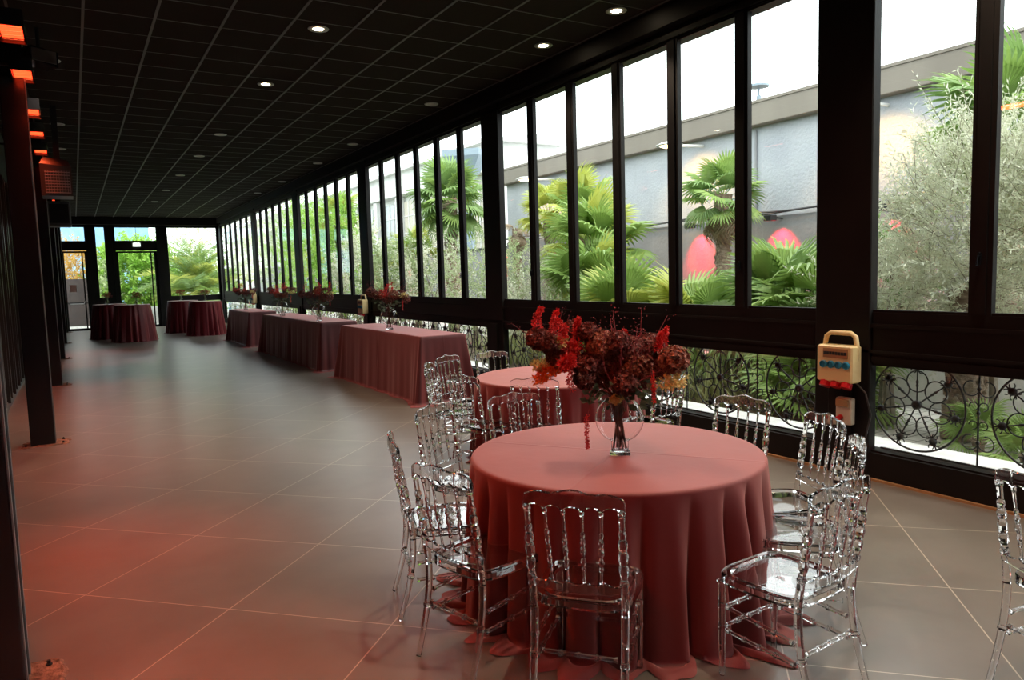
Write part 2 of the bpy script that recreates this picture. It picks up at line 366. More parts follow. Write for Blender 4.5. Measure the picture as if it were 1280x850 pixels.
# left wall: dark bronze sliding panels behind a row of steel columns
wl = MB(); wl.box(-1.0, -.92, -13.3, YE, 3.55, ZC); wl.box(-1.0, -.92, -13.3, YE, 0, .12)
y = -13.2; k = 0
while y < YE - .8:
    wl.box(-.98, -.90, y, y + .07, .1, 3.6); wl.box(-.96, -.885, y + .50, y + .53, .1, 3.6); y += 1.1
wall_left = struct(wl.build('wall_left', M['brownframe']), 'bronze framed dark glass sliding wall')
MB().box(-1.05, -.955, -13.3, YE, 0, 3.6).build('dark_pane', M['darkpane'], wall_left)
struct(MB().box(-1.2, XW + .2, -13.45, -13.3, 0, ZC).build('wall_back', mat('warm_plaster', (.12, .09, .07), .8)))
struct(MB().box(-1.1, -.9, -13.3, YE, 3.62, ZC - .001).build('trim_2', M['black']))

cname = ['closest to the camera, cut by the photo edge', 'second in the row, cracked mortar at its foot', 'third in the row', 'fourth in the row', 'fifth in the row', 'sixth in the row, by the exit door']
for i, y in enumerate(PY[3:9]):
    if i == 5: y = 32.4
    c = empty('steel_column', (-.41, y, 0)); tag(c, 'square black steel column along the left side, ' + cname[i], 'column', 'steel columns along the left side')
    MB().box(-.115, .115, -.115, .115, .001, ZC - .001, .006).build('shaft', M['blackgloss'], c)
    s_ = MB(); s_.box(.1155, .121, -.1, -.06, .0, ZC - .01); s_.box(.1155, .121, .05, .09, .0, ZC - .01); s_.build('seal_strip', M['steelstrip'], c)
    rnd = random.Random(i); ring = []
    for q in range(28):
        a = 2 * PI * q / 28; r = .235 / max(abs(math.cos(a)), abs(math.sin(a))) * rnd.uniform(.88, 1.04); ring.append((r * math.cos(a) + .03, r * math.sin(a) * .8))
    pl = MB(); pl.add([(x_, y_, .0015) for x_, y_ in ring] + [(x_ * .93, y_ * .93, .010 + rnd.uniform(-.004, .004)) for x_, y_ in ring], [(q, (q + 1) % 28, 28 + (q + 1) % 28, 28 + q) for q in range(28)] + [tuple(range(28, 56))])
    pl.build('mortar_patch', M['plate'], c)
    for sx, sy in ((.19, -.12), (.19, .10), (-.16, -.13)):
        MB().lathe([(.014, .006), (.014, .018), (.008, .02), (.008, .034)], 6, (sx, sy, 0)).build('anchor_bolt', M['iron'], c)

# end wall with doors
K = YE; e = MB()
def slab(x0, x1, z0, z1, d=.12, o=0): e.box(x0, x1, YE + o, YE + d, z0, z1)
slab(-1.1, -.31, 0, ZC); slab(.52, .84, 0, ZC); slab(1.20, 1.49, 0, ZC); slab(3.06, 3.41, 0, ZC); slab(5.35, 5.5, 0, ZC)
slab(-.31, 5.5, 4.05, ZC, .1); slab(-.31, .52, 3.12, 3.46); slab(.84, 1.20, 0, 1.23); slab(1.49, 3.06, 3.10, 3.47); slab(3.41, 5.4, 1.02, 1.20); slab(3.41, 5.4, 0, .2)
e.box(-1.1, 5.5, YE - .25, YE + .05, 4.12, ZC - .001)
for xx in (1.49, 3.06): e.box(xx - .05, xx + .05, YE - .04, YE + .02, 0, 4.1)
wall_end = struct(e.build('wall_end', M['black']), 'black framed glazed end wall')
k = n_win
for (x0, x1, z0, z1) in ((-.31, .52, 3.46, 4.05), (.84, 1.20, 1.23, 4.05), (1.49, 3.06, 3.47, 4.05), (3.41, 5.35, 1.20, 4.05), (3.41, 5.35, .2, 1.02)):
    k += 1; f = MB()
    for a in ((x0, x0 + .03, z0, z1), (x1 - .03, x1, z0, z1), (x0, x1, z0, z0 + .03), (x0, x1, z1 - .03, z1)): f.box(a[0], a[1], YE + .03, YE + .09, a[2], a[3])
    w = struct(f.build('window_%d' % k, M['black'])); MB().box(x0, x1, YE + .055, YE + .061, z0, z1).build('pane', M['pane'], w)
def door(n, x0, x1, z1, bars, label):
    f = MB()
    for a in ((x0, x0 + .07, 0, z1), (x1 - .07, x1, 0, z1), (x0, x1, 0, .09), (x0, x1, z1 - .07, z1)) + tuple((q, q + .05, 0, z1) for q in bars): f.box(a[0], a[1], YE + .02, YE + .08, a[2], a[3])
    d = struct(f.build('door_%d' % n, M['black']), label); MB().box(x0 + .05, x1 - .05, YE + .045, YE + .051, .08, z1 - .06).build('pane', M['pane'], d)
    return d
d1 = door(1, -.31, .52, 3.10, (.34,), 'glazed exit door on the left of the end wall')
MB().tube([(-.15, YE, 1.05), (-.15, YE - .06, 1.05), (.30, YE - .06, 1.05), (.36, YE - .06, 1.15), (.36, YE, 1.15)], .014, 8).build('push_bar', M['silver'], d1)
d2 = door(2, 1.54, 3.02, 3.08, (2.76, 2.90), 'glazed sliding door in the middle of the end wall')
MB().box(2.66, 2.69, YE - .03, YE + .02, .9, 1.4, .006).build('door_handle', M['blackgloss'], d2)
tag(MB().box(-.13, .09, YE + .030, YE + .036, 1.52, 1.79).build('paper_notice', M['notice']), 'small pink paper notice stuck on the left exit door glass', 'notice')
es = empty('exit_light', (2.27, YE - .28, 3.32)); tag(es, 'small lit emergency exit light above the middle door', 'exit light')
MB().box(-.15, .15, -.04, .04, -.09, .09, .01).build('housing', M['white'], es); MB().box(-.12, .12, -.046, -.041, -.06, .06).build('diffuser', emis('exit_diffuser', (.85, 1, .9), 3.0), es)
MB().tube([(0, 0, .09), (0, 0, .78)], .008, 6).build('hanging_rod', M['black'], es)

# ------------------------------------------------------------------ clear banquet chair
def chair_parts(t):
    def lean(z): return -.195 - max(0, z - .45) / .435 * .062       # y of the back at height z
    def bow(x): return .022 * (1 - (x / .19) ** 2)                    # plan curve of the back
    # seat: raised rim, sunk pan
    def outline(e, n=40):
        o = []
        for k in range(n):
            a = 2 * PI * k / n; c, s = math.cos(a), math.sin(a); p = .42
            x = math.copysign(abs(c) ** p, c) * (.200 - e); y = math.copysign(abs(s) ** p, s) * (.200 - e)
            x *= 1 + .05 * (y / .2) * 1.0 + .03 * (1 - (y / .2) ** 2); o.append((x, y))
        return o
    rows = [(.0, .422), (.0, .455), (.004, .462), (.03, .462), (.038, .452), (.19, .450)]
    s = MB(); n = 40
    v = [(x, y, z) for e, z in rows for x, y in outline(e, n)]; f = [(i * n + k, i * n + (k + 1) % n, (i + 1) * n + (k + 1) % n, (i + 1) * n + k) for i in range(5) for k in range(n)]
    low = [(.03, .422), (.036, .442), (.19, .444)]; b0 = len(v); v += [(x, y, z) for e, z in low for x, y in outline(e, n)]
    f += [(k, b0 + k, b0 + (k + 1) % n, (k + 1) % n) for k in range(n)]
    f += [(b0 + i * n + k, b0 + (i + 1) * n + k, b0 + (i + 1) * n + (k + 1) % n, b0 + i * n + (k + 1) % n) for i in range(2) for k in range(n)]
    f += [tuple(range(5 * n, 6 * n)), tuple(range(b0 + 3 * n - 1, b0 + 2 * n - 1, -1))]
    s.add(v, f); s.build('seat', M['chair'], t, fix=True)
    # front legs
    for sx in (-1, 1):
        l = MB(); l.lathe([(.011, .001), (.013, .012), (.0125, .05), (.0155, .20), (.018, .205), (.018, .215), (.0155, .22), (.016, .30), (.0185, .305), (.0185, .315), (.016, .32), (.0165, .41), (.022, .415), (.022, .4215)], 10, (sx * .178, .172, 0))
        l.build('leg', M['chair'], t, fix=True)
        l = MB(); zs = [0.001, .06, .12, .18, .215, .22, .23, .235, .30, .36, .415]; y = [-.275, -.256, -.238, -.222, -.214, -.213, -.211, -.210, -.20, -.195, -.194]
        rr = [.013, .0135, .014, .015, .0155, .019, .019, .0155, .016, .0165, .0165]
        l.tube([(sx * .182, a - .0, z) for a, z in zip(y, zs)], rr, 10); l.build('leg', M['chair'], t, fix=True)
        # turned back post
        z0 = .416; prof = [(0, .0165), (.03, .0165), (.09, .0155), (.12, .015), (.13, .0185), (.14, .0185), (.15, .014), (.165, .0135), (.175, .018), (.195, .020), (.21, .017), (.215, .0135), (.225, .0175), (.25, .0205), (.27, .0165), (.275, .0135), (.285, .0175), (.30, .0190), (.315, .0155), (.32, .0125), (.335, .0155), (.345, .0155), (.355, .0115), (.41, .0125), (.42, .0155), (.43, .0155), (.436, .012)]
        l = MB(); l.tube([(sx * .184, lean(z0 + q) , z0 + q) for q, r in prof], [r for q, r in prof], 12); l.build('back_post', M['chair'], t, fix=True)
    # stretchers with little rings
    def stretcher(a, b, r=.0088):
        l = MB(); A, B = Vector(a), Vector(b); ts = []; rs = []
        for u in [0.08, .12] + [x for c in (.3, .5, .7) for x in (c - .018, c - .017, c + .017, c + .018)] + [.88, .92]: ts.append(u)
        rs = [.013, r] + [r, r * 1.45, r * 1.45, r] * 3 + [r, .013]
        l.tube([A.lerp(B, u) for u in ts], rs, 8); l.build('stretcher', M['chair'], t, fix=True)
    for sx in (-1, 1):
        stretcher((sx * .178, .172, .315), (sx * .182, -.205, .285)); stretcher((sx * .178, .172, .21), (sx * .182, -.212, .20))
    stretcher((-.178, .172, .30), (.178, .172, .30)); stretcher((-.178, .172, .215), (.178, .172, .215)); stretcher((-.182, -.21, .245), (.182, -.21, .245))
    # top rail: crested upper edge, scalloped lower edge
    def rail(ztop, zbot, th, name):
        m = 76; V = []
        for q in range(m):
            x = -.198 + .396 * q / (m - 1); zt, zb = ztop(x), zbot(x); yc = lean((zt + zb) / 2) - bow(x)
            V.append([(x, yc + th, zb), (x, yc + th, zt - .004), (x, yc + th * .5, zt), (x, yc - th * .5, zt), (x, yc - th, zt - .004), (x, yc - th, zb), (x, yc + th, zb)])
        V = np.array(V); r = MB(); r.grid(V[:, :6], True); nn = 6
        r.f += [tuple(range(nn)), tuple(range((m - 1) * nn + nn - 1, (m - 1) * nn - 1, -1))]
        r.build(name, M['chair'], t, fix=True)
    px = [-.184 + .0736 * k for k in range(6)]
    def arch(x): u = ((x + .184) / .0736) % 1.0; return math.sqrt(max(0, 1 - (2 * u - 1) ** 2)) if -.184 < x < .184 else 0
    def crest(x):
        a = abs(x) / .198; return .893 + .030 * (1 - a * a) + .006 * math.cos(a * PI * 2.6) - (.012 if a > .985 else 0)
    rail(crest, lambda x: .838 + .024 * arch(x), .009, 'top_rail')
    rail(lambda x: .560 - .020 * arch(x), lambda x: .512 + .012 * (1 - (x / .19) ** 2) * -1, .0075, 'lower_rail')
    for x in px[1:5]:
        prof = [(.550, .006), (.57, .0055), (.60, .0055), (.605, .009), (.612, .009), (.62, .0065), (.635, .0105), (.65, .0085), (.655, .0065), (.672, .0115), (.695, .0095), (.70, .0065), (.715, .0105), (.73, .0085), (.735, .0065), (.745, .009), (.752, .009), (.76, .0055), (.80, .006), (.825, .0065), (.83, .0095), (.845, .0095)]
        xs = lambda z: x * (1 - .12 * (.845 - z) / .3)
        l = MB(); l.tube([(xs(z), lean(z) - bow(x) * .95, z) for z, r in prof], [r for z, r in prof], 8); l.build('spindle', M['chair'], t, fix=True)
chair0 = empty('banquet_chair'); tag(chair0, 'x', 'chair'); chair_parts(chair0)
CH = [  # x, y, facing in degrees, label, group
 (1.756, 2.382, 40.8, 'clear plastic spindle back chair nearest the camera, pushed up to the front table', 1),
 (1.555, 2.909, 14.4, 'clear plastic chair angled at the left side of the front table, whole seat visible', 1),
 (1.623, 3.484, -17.2, 'clear plastic chair seen edge-on, leftmost at the front table', 1),
 (2.05, 4.02, -62, 'clear plastic chair at the back left of the front table, behind the edge-on chair', 1),
 (2.522, 4.016, -93.9, 'clear plastic chair behind the front table, between the two round tables', 1),
 (3.346, 3.173, -170.9, 'clear plastic chair behind the front table, backed by the wrought iron wheels', 1),
 (3.248, 2.631, 156.5, 'clear plastic chair right of the front table, before the low socket on the pillar', 1),
 (2.947, 2.281, 131.4, 'clear plastic chair mostly hidden behind the right front chair of the front table', 1),
 (2.459, 1.977, 93.7, 'clear plastic chair at the right front of the front table, seat fully visible', 1),
 (3.13, 3.83, -135, 'clear plastic chair behind the vase of the front table', 1),
 (3.239, 4.993, 43.5, 'clear plastic chair in front of the second round table, back to the camera', 2),
 (2.968, 5.468, 14.4, 'clear plastic chair left of the second round table, seat half under the cloth', 2),
 (3.358, 6.545, -63.8, 'clear plastic chair behind the second round table, by the buffet table end', 2),
 (3.035, 6.163, -35.4, 'clear plastic chair seen edge-on at the left of the second round table', 2),
 (3.775, 6.533, -90.3, 'clear plastic chair behind the second round table, near the window wall', 2),
 (4.10, 4.70, 100, 'clear plastic chair at the right of the second round table, beside the grille', 2),
 (3.35, 1.245, -15.5, 'clear plastic chair cut off by the right edge of the photo', 3)]
grp = {1: 'clear chairs around the front round table', 2: 'clear chairs around the second round table', 3: None}
for i, (x, y, a, lab, gi) in enumerate(CH):
    if i == 0: o = chair0; o.location = (x, y, 0); o.rotation_euler = (0, 0, math.radians(a - 90)); o['label'] = lab
    else: o = dup(chair0, (x, y, 0), math.radians(a - 90), lab)
    if grp[gi]: o['group'] = grp[gi]

# ------------------------------------------------------------------ draped tables
def round_drape(R, H, foot, nf, seed, puddle=.1, sharp=1.0, cols=420, amp=.05):
    rnd = np.random.RandomState(seed); th = np.linspace(0, 2 * PI, cols, endpoint=False)
    ph = rnd.rand(8) * 2 * PI; w = nf * th + .9 * np.sin(3 * th + ph[0]) + .7 * np.sin(5 * th + ph[1]) + .4 * np.sin(7 * th + ph[2])
    f1 = np.abs(np.cos(w / 2)) ** .8 * 2 - 1; f2 = np.sin((nf * 1.618) * 1.0 // 1 * th + ph[3]) ; mod = .65 + .35 * np.sin(2 * th + ph[4]) * np.sin(5 * th + ph[5])
    rows = []
    for q in np.linspace(0.02, .955, 12): rows.append(np.stack([R * q * np.cos(th), R * q * np.sin(th), np.full(cols, H)], 1))
    for a in np.linspace(.2, PI / 2, 5): rows.append(np.stack([(R - .02 + .02 * np.sin(a)) * np.cos(th), (R - .02 + .02 * np.sin(a)) * np.sin(th), np.full(cols, H - .02 + .02 * np.cos(a))], 1))
    for s in np.linspace(.03, 1, 26):
        am = amp * s ** .8 * mod
        r = R + (foot - R) * s + am * (f1 * sharp + .25 * f2) + am * .2
        t2 = th + .035 * np.sin(w + ph[6]) * s
        z = H - .02 - (H - .024) * s
        rows.append(np.stack([r * np.cos(t2), r * np.sin(t2), np.full(cols, z)], 1))
    r0 = np.hypot(rows[-1][:, 0], rows[-1][:, 1])
    if puddle:
        pn = .5 + .5 * np.sin(4 * th + ph[7]) * np.sin(9 * th + ph[1]) ; 
        for k, q in enumerate(np.linspace(.2, 1, 6)):
            r = r0 + puddle * q * (.35 + .9 * pn) + .012 * np.sin(31 * th + 3 * q); z = .004 + .022 * pn * math.sin(q * PI) * (1 + .5 * np.sin(23 * th + ph[2]))
            rows.append(np.stack([r * np.cos(th), r * np.sin(th), z + .001], 1))
    m = MB(); V = np.array(rows); m.grid(V, True); m.f.append(tuple(range(cols - 1, -1, -1)))
    return m
def rect_drape(hx, hy, H, seed, flare=.05, puddle=.04, slits=()):
    """cloth over a trestle table: flat sides, deep folds at the corners and at the joints of two cloths"""
    rnd = np.random.RandomState(seed); n = 560; P = []; N = []; cr = .03; ln = []
    segs = [((hx, -hy), (hx, hy)), ((hx, hy), (-hx, hy)), ((-hx, hy), (-hx, -hy)), ((-hx, -hy), (hx, -hy))]
    tot = 4 * (hx + hy); acc = 0
    for (a, b) in segs:
        L = math.dist(a, b); k = int(n * L / tot)
        dx, dy = (b[0] - a[0]) / L, (b[1] - a[1]) / L; nx, ny = dy, -dx
        for i in range(k):
            u = (i + .5) / k * L; e = min(u, L - u); P.append((a[0] + dx * u, a[1] + dy * u)); w = max(0, 1 - e / .28)
            sgn = -1 if u < L / 2 else 1
            N.append((nx + dx * sgn * w * .75, ny + dy * sgn * w * .75)); ln.append((acc + u, w))
        acc += L
    P = np.array(P); N = np.array(N); ln = np.array(ln); n = len(P); u = ln[:, 0]; w = ln[:, 1]
    ph = rnd.rand(6) * 6.28; folds = np.sin(u * 11 + ph[0] + 1.2 * np.sin(u * 2.3 + ph[1])) * .009 + np.sin(u * 29 + ph[2]) * .003
    corner = np.abs(np.sin(u * 24 + ph[3])) ** 1.4 * .045 * w
    for sl in slits: folds -= .03 * np.exp(-((u - sl) / .025) ** 2); folds += .018 * np.exp(-((u - sl - .06) / .04) ** 2)
    rows = []
    for q in np.linspace(.05, .97, 5): rows.append(np.c_[P * q, np.full(n, H)])
    rows.append(np.c_[P * 1.0, np.full(n, H - .003)]); rows.append(np.c_[P + N * .006, np.full(n, H - .012)])
    for s in np.linspace(.04, 1, 20):
        off = (.008 + flare * s * (1 + 1.2 * w) + folds * min(1, s * 1.6) + corner * s)[:, None]; rows.append(np.c_[P + N * off, np.full(n, H - .012 - (H - .016) * s)])
    base = rows[-1][:, :2]
    for q in (.4, .8, 1):
        rows.append(np.c_[base + N * (puddle * q * (.5 + .6 * np.abs(np.sin(u * 5 + ph[4])) + w))[:, None], .003 + .012 * math.sin(q * PI) * np.abs(np.sin(u * 17 + ph[5]))])
    m = MB(); m.grid(np.array(rows), True); m.f.append(tuple(range(n - 1, -1, -1))); return m
def table_under(name, label, cat, loc, top, legs, group=None):
    t = empty(name, loc); tag(t, label, cat, group); top.build('tabletop', M['wood'], t)
    for l in legs: l.build('leg', M['steel'], t)
    return t
def round_top(R, H): return MB().lathe([(R - .06, H - .035), (R - .05, H - .03), (R - .05, H - .006), (R - .06, H - .004)], 48)
def leg_at(x, y, H): return MB().tube([(x, y, .002), (x, y, H - .036)], .014, 8)
for (x, y), sd, lab in (((2.461, 3.08), 3, 'front round table'), ((3.90, 5.73), 8, 'second round table')):
    table_under('round_table', 'round banquet table under the cloth, ' + lab, 'table', (x, y, 0), round_top(.78, .758), [leg_at(.35 * a, .35 * b, .758) for a in (-1, 1) for b in (-1, 1)], 'round tables')
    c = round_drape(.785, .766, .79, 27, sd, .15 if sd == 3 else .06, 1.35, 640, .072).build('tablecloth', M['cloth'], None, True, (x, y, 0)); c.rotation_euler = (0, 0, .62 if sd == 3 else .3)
    tag(c, ('burgundy taffeta floor-length cloth on the front round table' if sd == 3 else 'burgundy taffeta cloth on the second round table, farther back'), 'tablecloth', 'round tablecloths')
for k, (x, y, hx, hy, sl, lab) in enumerate(((4.33, 10.87, .335, 1.72, (), 'the buffet table nearest the round tables'), (4.30, 16.15, .345, 2.45, (), 'the long middle buffet table'), (4.28, 21.65, .345, 1.45, (), 'the farthest buffet table'))):
    H = .925
    tp = MB(); tp.box(-hx + .02, hx - .02, -hy + .02, hy - .02, H - .035, H - .006)
    table_under('buffet_table', 'trestle table hidden under the cloth, ' + lab, 'table', (x, y, 0), tp, [leg_at(a * (hx - .08), b * (hy - .15), H - .001) for a in (-1, 1) for b in (-1, 1)], 'buffet tables')
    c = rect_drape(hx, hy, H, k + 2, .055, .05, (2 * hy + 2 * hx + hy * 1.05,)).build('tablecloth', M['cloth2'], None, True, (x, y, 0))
    tag(c, 'burgundy floor-length cloth draped over ' + lab, 'tablecloth', 'buffet tablecloths')
COCK = [(1.52, 25.45, .50, .60, 1, 'left pair, nearer of the two'), (.98, 27.4, .50, .60, 2, 'left pair, farther of the two'), (3.72, 26.2, .50, .58, 3, 'right pair, nearer of the two'), (3.30, 28.4, .50, .58, 4, 'right pair, farther of the two')]
for x, y, R, F, sd, lab in COCK:
    H = 1.12
    t = empty('cocktail_table', (x, y, 0)); tag(t, 'high round cocktail table under its cloth, ' + lab, 'table', 'high tables by the end wall')
    round_top(R, H).build('tabletop', M['wood'], t); MB().lathe([(.22, .002), (.22, .02), (.03, .05), (.03, H - .036)], 20).build('pedestal', M['steel'], t)
    c = round_drape(R, H + .006, F, 17, sd + 20, .05, 1.2, 300, .055).build('tablecloth', M['cloth3'], None, True, (x, y, 0))
    tag(c, 'dark red pleated floor-length cloth on the high table, ' + lab, 'tablecloth', 'high table cloths')

# ------------------------------------------------------------------ flowers
def unit(a): return a / np.maximum(np.linalg.norm(a, axis=1, keepdims=True), 1e-9)
def leafq(mb, P, A, L, W, rnd, fold=.25, N=None):
    n = len(P); A = unit(A); R_ = rnd.normal(size=(n, 3)) if N is None else N; S = unit(np.cross(A, R_)); Nn = np.cross(S, A)
    L = np.broadcast_to(np.asarray(L, float), (n,))[:, None]; W = np.broadcast_to(np.asarray(W, float), (n,))[:, None]
    V = np.stack([P, P + A * L * .5 + S * W * .5 + Nn * W * fold, P + A * L, P + A * L * .5 - S * W * .5 + Nn * W * fold], 1)
    f = np.arange(n * 4).reshape(n, 4); mb.addq(V, f); return mb
def sphere_pts(n, rnd): return unit(rnd.normal(size=(n, 3)))
def hydrangea(parent, c, r, m, rnd, n=330, s=.024):
    mb = MB(); D = sphere_pts(n, rnd); D[:, 2] = np.where(D[:, 2] < -.5, -D[:, 2], D[:, 2]); cc = np.array(c)
    rr = r * (.80 + .22 * rnd.rand(n)) * (1 + .12 * np.sin(D[:, 0] * 9 + c[0] * 50) * np.cos(D[:, 1] * 8))
    P = cc + D * rr[:, None] * np.array([1.05, 1.05, .85]); A = np.cross(D, rnd.normal(size=(n, 3))) + D * .35
    P = P - unit(A) * s * .5; leafq(mb, P, A, s * (.8 + .5 * rnd.rand(n)), s * .85, rnd, .15, D)
    D2 = sphere_pts(n // 2, rnd); leafq(mb, cc + D2 * r * .62, D2, s * 1.2, s * 1.1, rnd, .2)
    return mb.build('hydrangea_head', m, parent)
def plume(parent, name, pts, r0, r1, m, rnd, n=220, s=.014, stem=None):
    P = np.array(pts, float); t = rnd.rand(n) * (len(P) - 1); i = np.minimum(t.astype(int), len(P) - 2); u = (t - i)[:, None]; C0 = P[i] * (1 - u) + P[i + 1] * u
    fr = (t / (len(P) - 1)); r = r0 + (r1 - r0) * fr; D = sphere_pts(n, rnd); mb = MB(); Q = C0 + D * (r * rnd.rand(n) ** .5)[:, None]
    leafq(mb, Q, D + rnd.normal(size=(n, 3)) * .4, s * (.7 + .6 * rnd.rand(n)), s * .6, rnd); mb.tube([tuple(p) for p in P], .0016, 4)
    return mb.build(name, m, parent)
def bouquet(loc, rz, seed, spec, stems, nh=330, label='', group=None, twigs=26, eu=70, scale=1.0, neck=.30):
    rnd = np.random.RandomState(seed); t = empty('flower_bouquet', loc, rz); tag(t, label, 'bouquet', group)
    for kind, u, z, r in spec:
        d = rnd.uniform(-.10, .10) - (.08 if kind in ('orange', 'yellow', 'redflower', 'hang') else 0); c = np.array([u, d, z])
        if kind in ('hyd', 'hyd2'):
            hydrangea(t, c, r, M[kind], rnd, nh)
        elif kind == 'yellow': plume(t, 'yellow_blossom', [c - [r, 0, 0], c, c + [r, .01, .01]], r * .7, r * .7, M['yellow'], rnd, int(nh * .45), .022)
        elif kind == 'red': # upright feathery red plume
            plume(t, 'red_plume', [c + [0, 0, -r * 1.2], c + [rnd.uniform(-.01, .01), 0, 0], c + [rnd.uniform(-.03, .03), 0, r]], r * .55, r * .12, M['redsp'], rnd, int(nh * .7), .015)
        elif kind == 'redflower': plume(t, 'red_celosia', [c - [r * .4, 0, .01], c + [r * .4, 0, .01]], r, r * .8, M['redsp'], rnd, int(nh * .8), .02)
        elif kind == 'orange': plume(t, 'orange_spike', [c, c + [-r * .5, -.02, -r * .18], c + [-r, -.03, -r * .55]], r * .26, r * .18, M['orange'], rnd, int(nh * 1.3), .020)
        elif kind == 'hang': plume(t, 'hanging_amaranth', [c, c + [.0, -.02, -r * .5], c + [.003, -.02, -r]], .011, .006, M['redsp'], rnd, int(nh * .6), .010)
    st = MB()
    for k in range(stems):
        a = rnd.rand() * 2 * PI; b = np.array([math.cos(a) * .038, math.sin(a) * .016, .028]); m_ = spec[k % len(spec)]
        e = np.array([m_[1] * .9, rnd.uniform(-.08, .08), m_[2] - .03]); mid = np.array([-b[0] * .5 + m_[1] * .10, -b[1], neck])
        st.tube([tuple(b), tuple(b * .75 + (mid - b) * .15 + (0, 0, neck * .2)), tuple(b * .1 + mid * .75), tuple(mid), tuple(mid * .45 + e * .55 + np.array([0, 0, .02])), tuple(e)], .0025, 5)
    st.build('stem_bunch', M['stemred'], t)['kind'] = 'stuff'
    tw = MB()
    for k in range(twigs):
        a = rnd.uniform(-1.15, 1.15); L = rnd.uniform(.22, .34); b = np.array([math.sin(a) * .12, rnd.uniform(-.08, .08), neck + .10]); p = [b]; dv = np.array([math.sin(a), rnd.uniform(-.3, .3), math.cos(a) * .9])
        for q in range(4): p.append(p[-1] + dv * L / 4); dv = dv + rnd.normal(size=3) * .16
        tw.tube([tuple(x) for x in p], [.0022, .002, .0018, .0015, .0012], 4, cap=False)
        n = 26; i = rnd.randint(2, 5, n); Q = np.array(p)[i] + rnd.normal(size=(n, 3)) * .022; leafq(tw, Q, rnd.normal(size=(n, 3)), .012, .006, rnd)
    tw.build('berry_twig', M['twig'], t)['kind'] = 'stuff'
    e_ = MB(); n = eu; a = rnd.rand(n) * 2 * PI; rr = rnd.rand(n) ** .5; Q = np.stack([np.cos(a) * rr * .17, np.sin(a) * rr * .10, neck - .06 + .14 * rnd.rand(n) + rr * .03], 1)
    leafq(e_, Q, np.stack([np.cos(a), np.sin(a), rnd.uniform(-.6, .5, n)], 1), .055, .038, rnd, .1); e_.build('green_leaf', M['euc'], t)['kind'] = 'stuff'
    t.scale = (scale,) * 3; return t
def vase(loc, rz, label, group, s=1.0):
    t = empty('moon_vase', loc, rz); tag(t, label, 'vase', group)
    b = MB(); po = [(.046, .012), (.046, .070)] + [(.128 * math.cos(a), .192 + .126 * math.sin(a)) for a in np.linspace(-PI / 2 + .36, PI / 2 - .34, 22)] + [(.046, .322), (.050, .330)]
    pi_ = [(max(r - .0028, .002), z + (.010 if k == 0 else 0)) for k, (r, z) in enumerate(po)]
    n = 48; prof = [(.002, .012)] + po + pi_[::-1] + [(.002, .022)]; b.lathe(prof, n, sy=.52, cap=(True, True)); b.build('body', M['vase'], t, True, fix=True)
    f = MB(); f.box(-.054, .054, -.040, .040, .0, .018, .005); f.build('base', M['vase'], t)
    r = MB(); r.tube([(.0495 * math.cos(a), .026 * math.sin(a), .080) for a in np.linspace(0, 2 * PI, 24, endpoint=False)], .003, 6, closed=True); r.build('foot_ring', M['vase'], t, True); r = MB(); r.tube([(.052 * math.cos(a), .028 * math.sin(a), .330) for a in np.linspace(0, 2 * PI, 24, endpoint=False)], .003, 6, closed=True)
    r.build('rim', M['vase'], t, True); t.scale = (s,) * 3; return t
rzc = -.68      # the flat side of the vases faces into the room
vase((2.43, 3.00, .7675), rzc, 'clear round-bodied glass vase on the front round table', 'glass vases')
main = [('hyd', -.418, .625, .060), ('hyd', -.354, .60, .055), ('hyd', -.236, .65, .064), ('hyd', -.157, .65, .052), ('hyd2', -.089, .586, .085), ('hyd', -.157, .477, .080), ('hyd2', -.05, .477, .080), ('hyd', -.08, .41, .075),
        ('hyd', .06, .546, .088), ('hyd2', .089, .467, .090), ('hyd', .03, .385, .070), ('hyd', .167, .566, .075), ('hyd2', .276, .51, .080), ('hyd', .226, .455, .062), ('hyd2', -.325, .52, .052), ('hyd', -.177, .405, .055), ('hyd', .12, .39, .06), ('hyd', .0, .60, .06),
        ('red', -.418, .733, .055), ('red', -.33, .704, .065), ('red', -.285, .68, .05), ('red', -.217, .69, .040), ('red', .231, .615, .05), ('red', .205, .60, .04), ('redflower', -.241, .571, .045), ('redflower', -.26, .507, .040), ('red', -.256, .42, .06), ('red', .05, .62, .035),
        ('orange', -.285, .482, .145), ('yellow', -.305, .605, .030), ('yellow', -.408, .477, .034), ('yellow', .266, .40, .05), ('yellow', -.015, .30, .018), ('hang', .172, .45, .15), ('hang', -.172, .21, .175)]
bq = bouquet((2.43, 3.00, .772), rzc, 5, main, 26, 520, 'large dark red hydrangea bouquet with an orange spike on the front round table', None, 34, 95)
MB().tube([(-.06, -.05, .34), (-.115, -.06, .37), (-.145, -.05, .31), (-.168, -.02, .20)], .0018, 5).build('drooping_stem', M['twig'], bq)
def spec_random(seed, w=1.0):
    r = random.Random(seed); sp = []
    for k in range(7): sp.append((r.choice(('hyd', 'hyd', 'hyd2')), (-.24 + .08 * k) * w + r.uniform(-.03, .03), r.uniform(.40, .54), r.uniform(.06, .08)))
    for k in range(4): sp.append((r.choice(('red', 'redflower')), r.uniform(-.22, .2) * w, r.uniform(.48, .62), r.uniform(.05, .075)))
    sp.append(('redflower', r.uniform(-.1, .15), .50, .065)); sp.append(('yellow', .24 * w, .47, .04)); sp.append(('hang', .22 * w, .40, .14))
    return sp
VB = [(4.19, 10.79, 11, 'on the nearest buffet table'), (4.07, 14.19, 12, 'on the near end of the middle buffet table'), (4.12, 17.33, 13, 'on the far end of the middle buffet table'), (4.19, 21.93, 14, 'on the farthest buffet table')]
